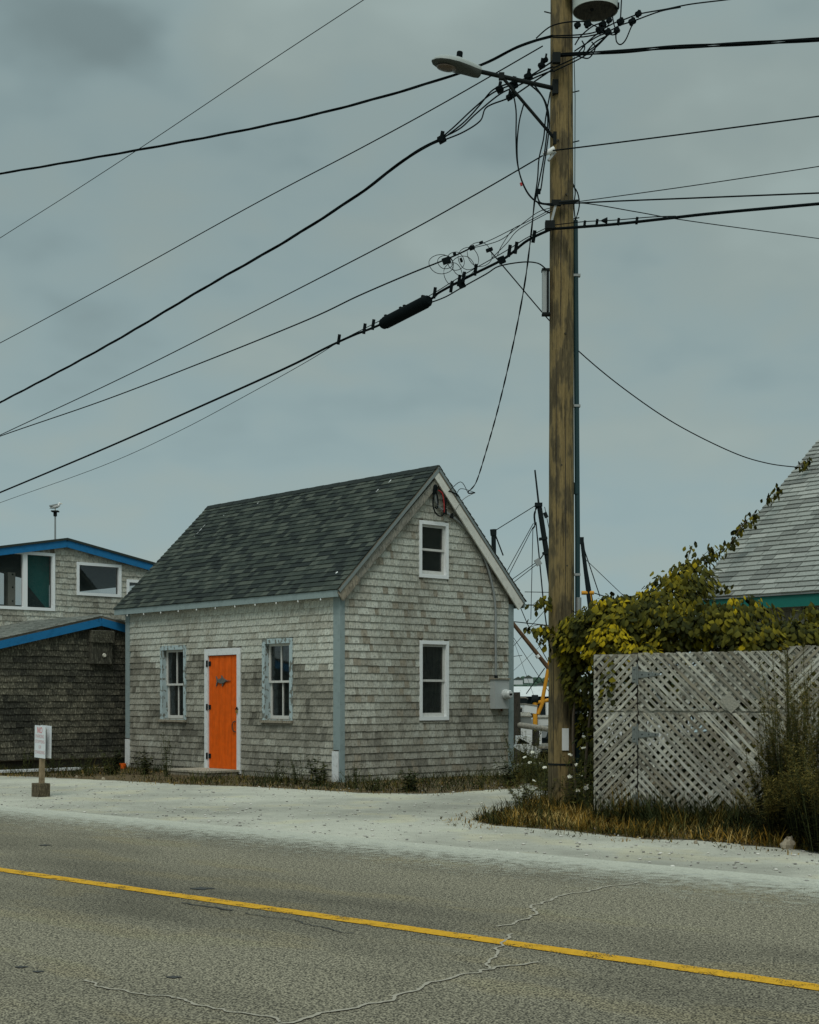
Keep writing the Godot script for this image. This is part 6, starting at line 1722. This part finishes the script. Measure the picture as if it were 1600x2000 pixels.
	var e0 := Vector3(-4.9, 2.45, 0.3); var e1 := Vector3(4.9, 2.45, 0.3); var e2 := Vector3(4.9, 2.45, -3.3); var e3 := Vector3(-4.9, 2.45, -3.3); var r0 := Vector3(-3.6, 2.98, -1.5); var r1 := Vector3(3.9, 2.98, -1.5)
	quad(rf, e0, e1, r1, r0); quad(rf, e2, e3, r0, r1); tri(rf, e1, e2, r1, Vector3(1, 0.6, 0).normalized()); tri(rf, e3, e0, r0, Vector3(-1, 0.6, 0).normalized())
	part("roof", rf, M.boat_white, sh)
	# far wooded shore
	var hs := sf()
	var nz := FastNoiseLite.new(); nz.seed = 55; nz.frequency = 0.006; nz.fractal_octaves = 4
	var P := func(i: int, j: int) -> Vector3:
		var x := -500.0 + i * 10.0; var z := -620.0 - j * 18.0
		var hgt := sin(clampf(j / 8.0, 0, 1) * PI * 0.5) * (10.5 + nz.get_noise_2d(x, 0) * 7.0) - 1.2 + (nz.get_noise_2d(x * 7, z * 7) * 1.6 if j > 0 else 0.0)
		return Vector3(x, hgt, z)
	for i in 110:
		for j in 10: quad(hs, P.call(i, j), P.call(i + 1, j), P.call(i + 1, j + 1), P.call(i, j + 1))
	struct("hill", hs, M.hazy_green)
	var r := RandomNumberGenerator.new(); r.seed = 56
	var tx := []; var tc := []
	var clump := SphereMesh.new(); clump.radius = 1.0; clump.height = 2.0; clump.radial_segments = 8; clump.rings = 5
	for k in 3600:
		var i := r.randi() % 110; var j := r.randi() % 10
		var p: Vector3 = P.call(i, j) + Vector3(r.randf() * 10, 0, -r.randf() * 18)
		var sz := r.randf_range(0.9, 2.2)
		tx.append(Transform3D(Basis.from_scale(Vector3(sz, sz * r.randf_range(0.7, 1.1), sz)), p + Vector3(0, sz * 0.4, 620)))
		tc.append(Color(0.035, 0.06, 0.042) * r.randf_range(0.7, 1.6))  # tree colour carries the same painted haze as the hill
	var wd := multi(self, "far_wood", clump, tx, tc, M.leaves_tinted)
	wd.position = Vector3(0, 0, -620)
	tag(wd, "dark green wood covering the far shore across the water", "trees", "", "stuff")
	for q in [[1012, 1330, "white cottage on the far shore left of the mast stay"], [1056, 1341, "white cottage low on the far wooded shore"], [1032, 1327, "small pale cottage high on the far wooded shore"]]:
		var c := at(q[0], q[1], 640.0)
		var ct := thing("far_cottage", q[2], "house", c - Vector3(0, 1.5, 0))
		part("wall", boxm(Vector3(0, 1.0, 0), Vector3(4.0, 2.2, 3.5)), M.boat_white, ct)
		var cr := sf()
		prism(cr, PackedVector2Array([Vector2(-2.3, 2.1), Vector2(2.3, 2.1), Vector2(0, 3.4)]), -2.0, 2.0)
		part("roof", cr, M.roofing_3, ct)

# ------------------------------------------------------------------ ground
func build_ground():
	# gravel yard and shoulder: one broad sheet of land; water beyond
	var land := PackedVector2Array([Vector2(-260, 120), Vector2(260, 120), Vector2(260, -36), Vector2(40, -33), Vector2(6, -31.0), Vector2(2.0, -30.8), Vector2(-6, -42), Vector2(-260, -46)])
	struct("ground", sheet(land, 0.0), M.gravel)
	var bank := sf()
	for i in range(2, 7):
		var a := land[i]; var b := land[i + 1]
		quad(bank, Vector3(b.x, -2.2, b.y - 1.0), Vector3(a.x, -2.2, a.y - 1.0), Vector3(a.x, 0, a.y), Vector3(b.x, 0, b.y))
	struct("bank", bank, M.soil)
	struct("water", sheet(PackedVector2Array([Vector2(-3000, -20), Vector2(3000, -20), Vector2(3000, -3200), Vector2(-3000, -3200)]), -0.95), M.water)
	# the road: along direction rd, edge under the white line
	var rd := Vector2(0.746, 0.666)          # to the right and towards the camera, in (x, z)
	var nn := Vector2(0.666, -0.746)         # away from the camera, across the road
	var y0 := gd(800, 1816); var w0 := gd(800, 1657)
	var yc := Vector2(y0.x, y0.z); var wc := Vector2(w0.x, w0.z)
	var edge := PackedVector2Array()
	var nz := FastNoiseLite.new(); nz.seed = 13; nz.frequency = 0.5; nz.fractal_octaves = 4
	var k := -60.0
	while k < 60.0:
		var p := wc + rd * k + nn * (0.16 + nz.get_noise_2d(k * 2.0, 0) * 0.22)
		edge.append(p)
		k += 0.2
	var poly := edge.duplicate()
	poly.append(wc + rd * 60.0 - nn * 12.0); poly.append(wc - rd * 60.0 - nn * 12.0)
	var road := struct("road", sheet(poly, 0.004, rd, Vector2(0.6, 1.7)), M.asphalt)
	# gravel dust lying on the edge of the asphalt, grain by grain thinner towards the lane
	var dst := sf()
	k = -40.0
	while k < 40.0:
		var a := wc + rd * k + nn * 0.35; var b := wc + rd * (k + 2.0) + nn * 0.35
		var c := wc + rd * (k + 2.0) - nn * 1.65; var d := wc + rd * k - nn * 1.65
		var u0 := k / 4.0; var u1 := (k + 2.0) / 4.0
		for q in [[d, u0, 1.0], [a, u0, 0.0], [b, u1, 0.0], [d, u0, 1.0], [b, u1, 0.0], [c, u1, 1.0]]:
			dst.set_normal(Vector3.UP); dst.set_uv(Vector2(q[1], q[2])); dst.add_vertex(Vector3(q[0].x, 0.008, q[0].y))
		k += 2.0
	var dust := struct("gravel_dust", dst, M.dust)
	# painted lines: worn edges
	var stripe := func(called: String, c: Vector2, half: float, y: float, m: Material, rag: float, a: float, b: float):
		var pl := PackedVector2Array(); var lo := PackedVector2Array()
		var q := a
		while q <= b:
			pl.append(c + rd * q + nn * (half + nz.get_noise_2d(q * 14.0, 5) * rag))
			lo.append(c + rd * q - nn * (half + nz.get_noise_2d(q * 14.0, 9) * rag))
			q += 0.06
		lo.reverse()
		pl.append_array(lo)
		struct(called, sheet(pl, y), m)
	stripe.call("yellow_line", yc, 0.072, 0.0085, M.yellow_line, 0.008, -25.0, 12.0)
	stripe.call("white_line", wc, 0.05, 0.0065, M.white_line, 0.03, -25.0, 14.0)
	# cracks filled with sand, and dark tar seams
	var crack := func(px: Array, wd: float, m: Material, sd: int):
		var pts := []
		for i in range(0, px.size(), 2): pts.append(gd(px[i], px[i + 1]))
		var q := dense(smooth(pts, 6), 0.03)
		var cn := FastNoiseLite.new(); cn.seed = sd; cn.frequency = 3.0; cn.fractal_octaves = 4
		var st := sf()
		var prev := []
		for i in q.size():
			var t: Vector3 = (q[mini(i + 1, q.size() - 1)] - q[maxi(i - 1, 0)]).normalized()
			var sdv := Vector3(-t.z, 0, t.x)
			var c: Vector3 = q[i] + sdv * cn.get_noise_1d(i * 0.03) * 0.06
			c.y = 0.0095
			var w: float = wd * (0.55 + 0.9 * absf(cn.get_noise_1d(i * 0.11 + 50)))
			if i > 0: quad(st, prev[0], c - sdv * w, c + sdv * w, prev[1])
			prev = [c - sdv * w, c + sdv * w]
		part("crack", st, m, road)
	crack.call([165, 1917, 200, 1930, 280, 1945, 345, 1952, 400, 1967, 465, 1980, 550, 1999], 0.010, M.crack_fill, 1)
	crack.call([540, 2003, 640, 1981, 745, 1960, 800, 1938, 880, 1915, 960, 1893, 1050, 1881], 0.014, M.crack_fill, 2)
	crack.call([970, 1812, 1010, 1803, 1042, 1788, 1046, 1770, 1130, 1745, 1250, 1725], 0.014, M.crack_fill, 3)
	crack.call([1000, 1826, 985, 1850, 955, 1880, 948, 1897], 0.011, M.crack_fill, 4)
	crack.call([355, 1765, 400, 1772, 450, 1781], 0.016, M.tar, 5)
	crack.call([480, 1785, 560, 1798, 690, 1826], 0.008, M.tar, 6)
	for q in [[42, 1891, 8], [75, 1900, 7], [340, 1911, 9], [88, 1652, 14], [395, 1737, 20], [150, 1612, 6], [290, 1638, 7]]:
		var pp := PackedVector2Array()
		var c := gd(q[0], q[1])
		for i in 14: pp.append(Vector2(c.x + cos(TAU * i / 14) * q[2] * 0.0045 * (1.0 + 0.4 * sin(i * 2.7)), c.z + sin(TAU * i / 14) * q[2] * 0.003 * (1 + 0.4 * cos(i * 1.9))))
		part("tar_spot", sheet(pp, 0.0082), M.tar, road)
	# white plank lying in the weeds before the dark wing
	var pl := thing("white_plank", "long white plank lying in the weeds before the dark wing", "plank", gd(75, 1511) + Vector3(0, 0.05, 0))
	part("board", boxm(Vector3(-0.4, 0, 0), Vector3(2.6, 0.05, 0.1), Basis(Vector3(cos(A), 0, -sin(A)), Vector3.UP, Vector3(sin(A), 0, cos(A)))), M.white_trim, pl)
	solo("flower_pot", tubem([gd(240, 1502), gd(240, 1502) + Vector3(0, 0.11, 0)], 0.055, 0.07, 14), M.orange_paint, "small orange pot in the weeds by the far corner board", "pot")

const A := 0.7278
func _ready():
	rng.seed = 1
	# camera: level, with a raised lens
	var cam := Camera3D.new()
	cam.name = "camera"
	cam.near = 0.1; cam.far = 6000.0
	cam.projection = Camera3D.PROJECTION_FRUSTUM
	cam.size = 0.1 * 2000.0 / F
	cam.frustum_offset = Vector2(0, 0.1 * (HY - 1000.0) / F)
	cam.position = Vector3(0, EYE, 0)
	add_child(cam)
	cam.current = true
	# sky
	var we := WorldEnvironment.new()
	we.name = "environment"
	var env := Environment.new()
	env.background_mode = Environment.BG_SKY
	env.sky = make_sky()
	env.tonemap_mode = Environment.TONE_MAPPER_LINEAR
	env.tonemap_exposure = 1.0
	env.sdfgi_enabled = true; env.ssao_enabled = true; env.ssil_enabled = true
	we.environment = env
	add_child(we)
	# sun behind thin cloud: high, behind the camera
	var sun := DirectionalLight3D.new()
	sun.name = "sun"
	sun.light_energy = 0.46
	sun.light_angular_distance = 24.0
	sun.light_color = Color(1.0, 0.985, 0.94)
	sun.shadow_enabled = true
	sun.rotation_degrees = Vector3(-54, -8, 0)
	add_child(sun)

	make_materials()
	HB = Basis(Vector3(sin(A), 0, cos(A)), Vector3.UP, Vector3(-cos(A), 0, sin(A)))
	HO = Vector3(-1.138, 0, -23.6) + Vector3(-sin(A), 0, -cos(A)) * HL
	build_ground()
	build_shack()
	build_blue_house()
	build_green_house()
	build_pole()
	build_wires()
	build_fence()
	build_shore()
	build_sign()
	build_vine()
	build_plants()
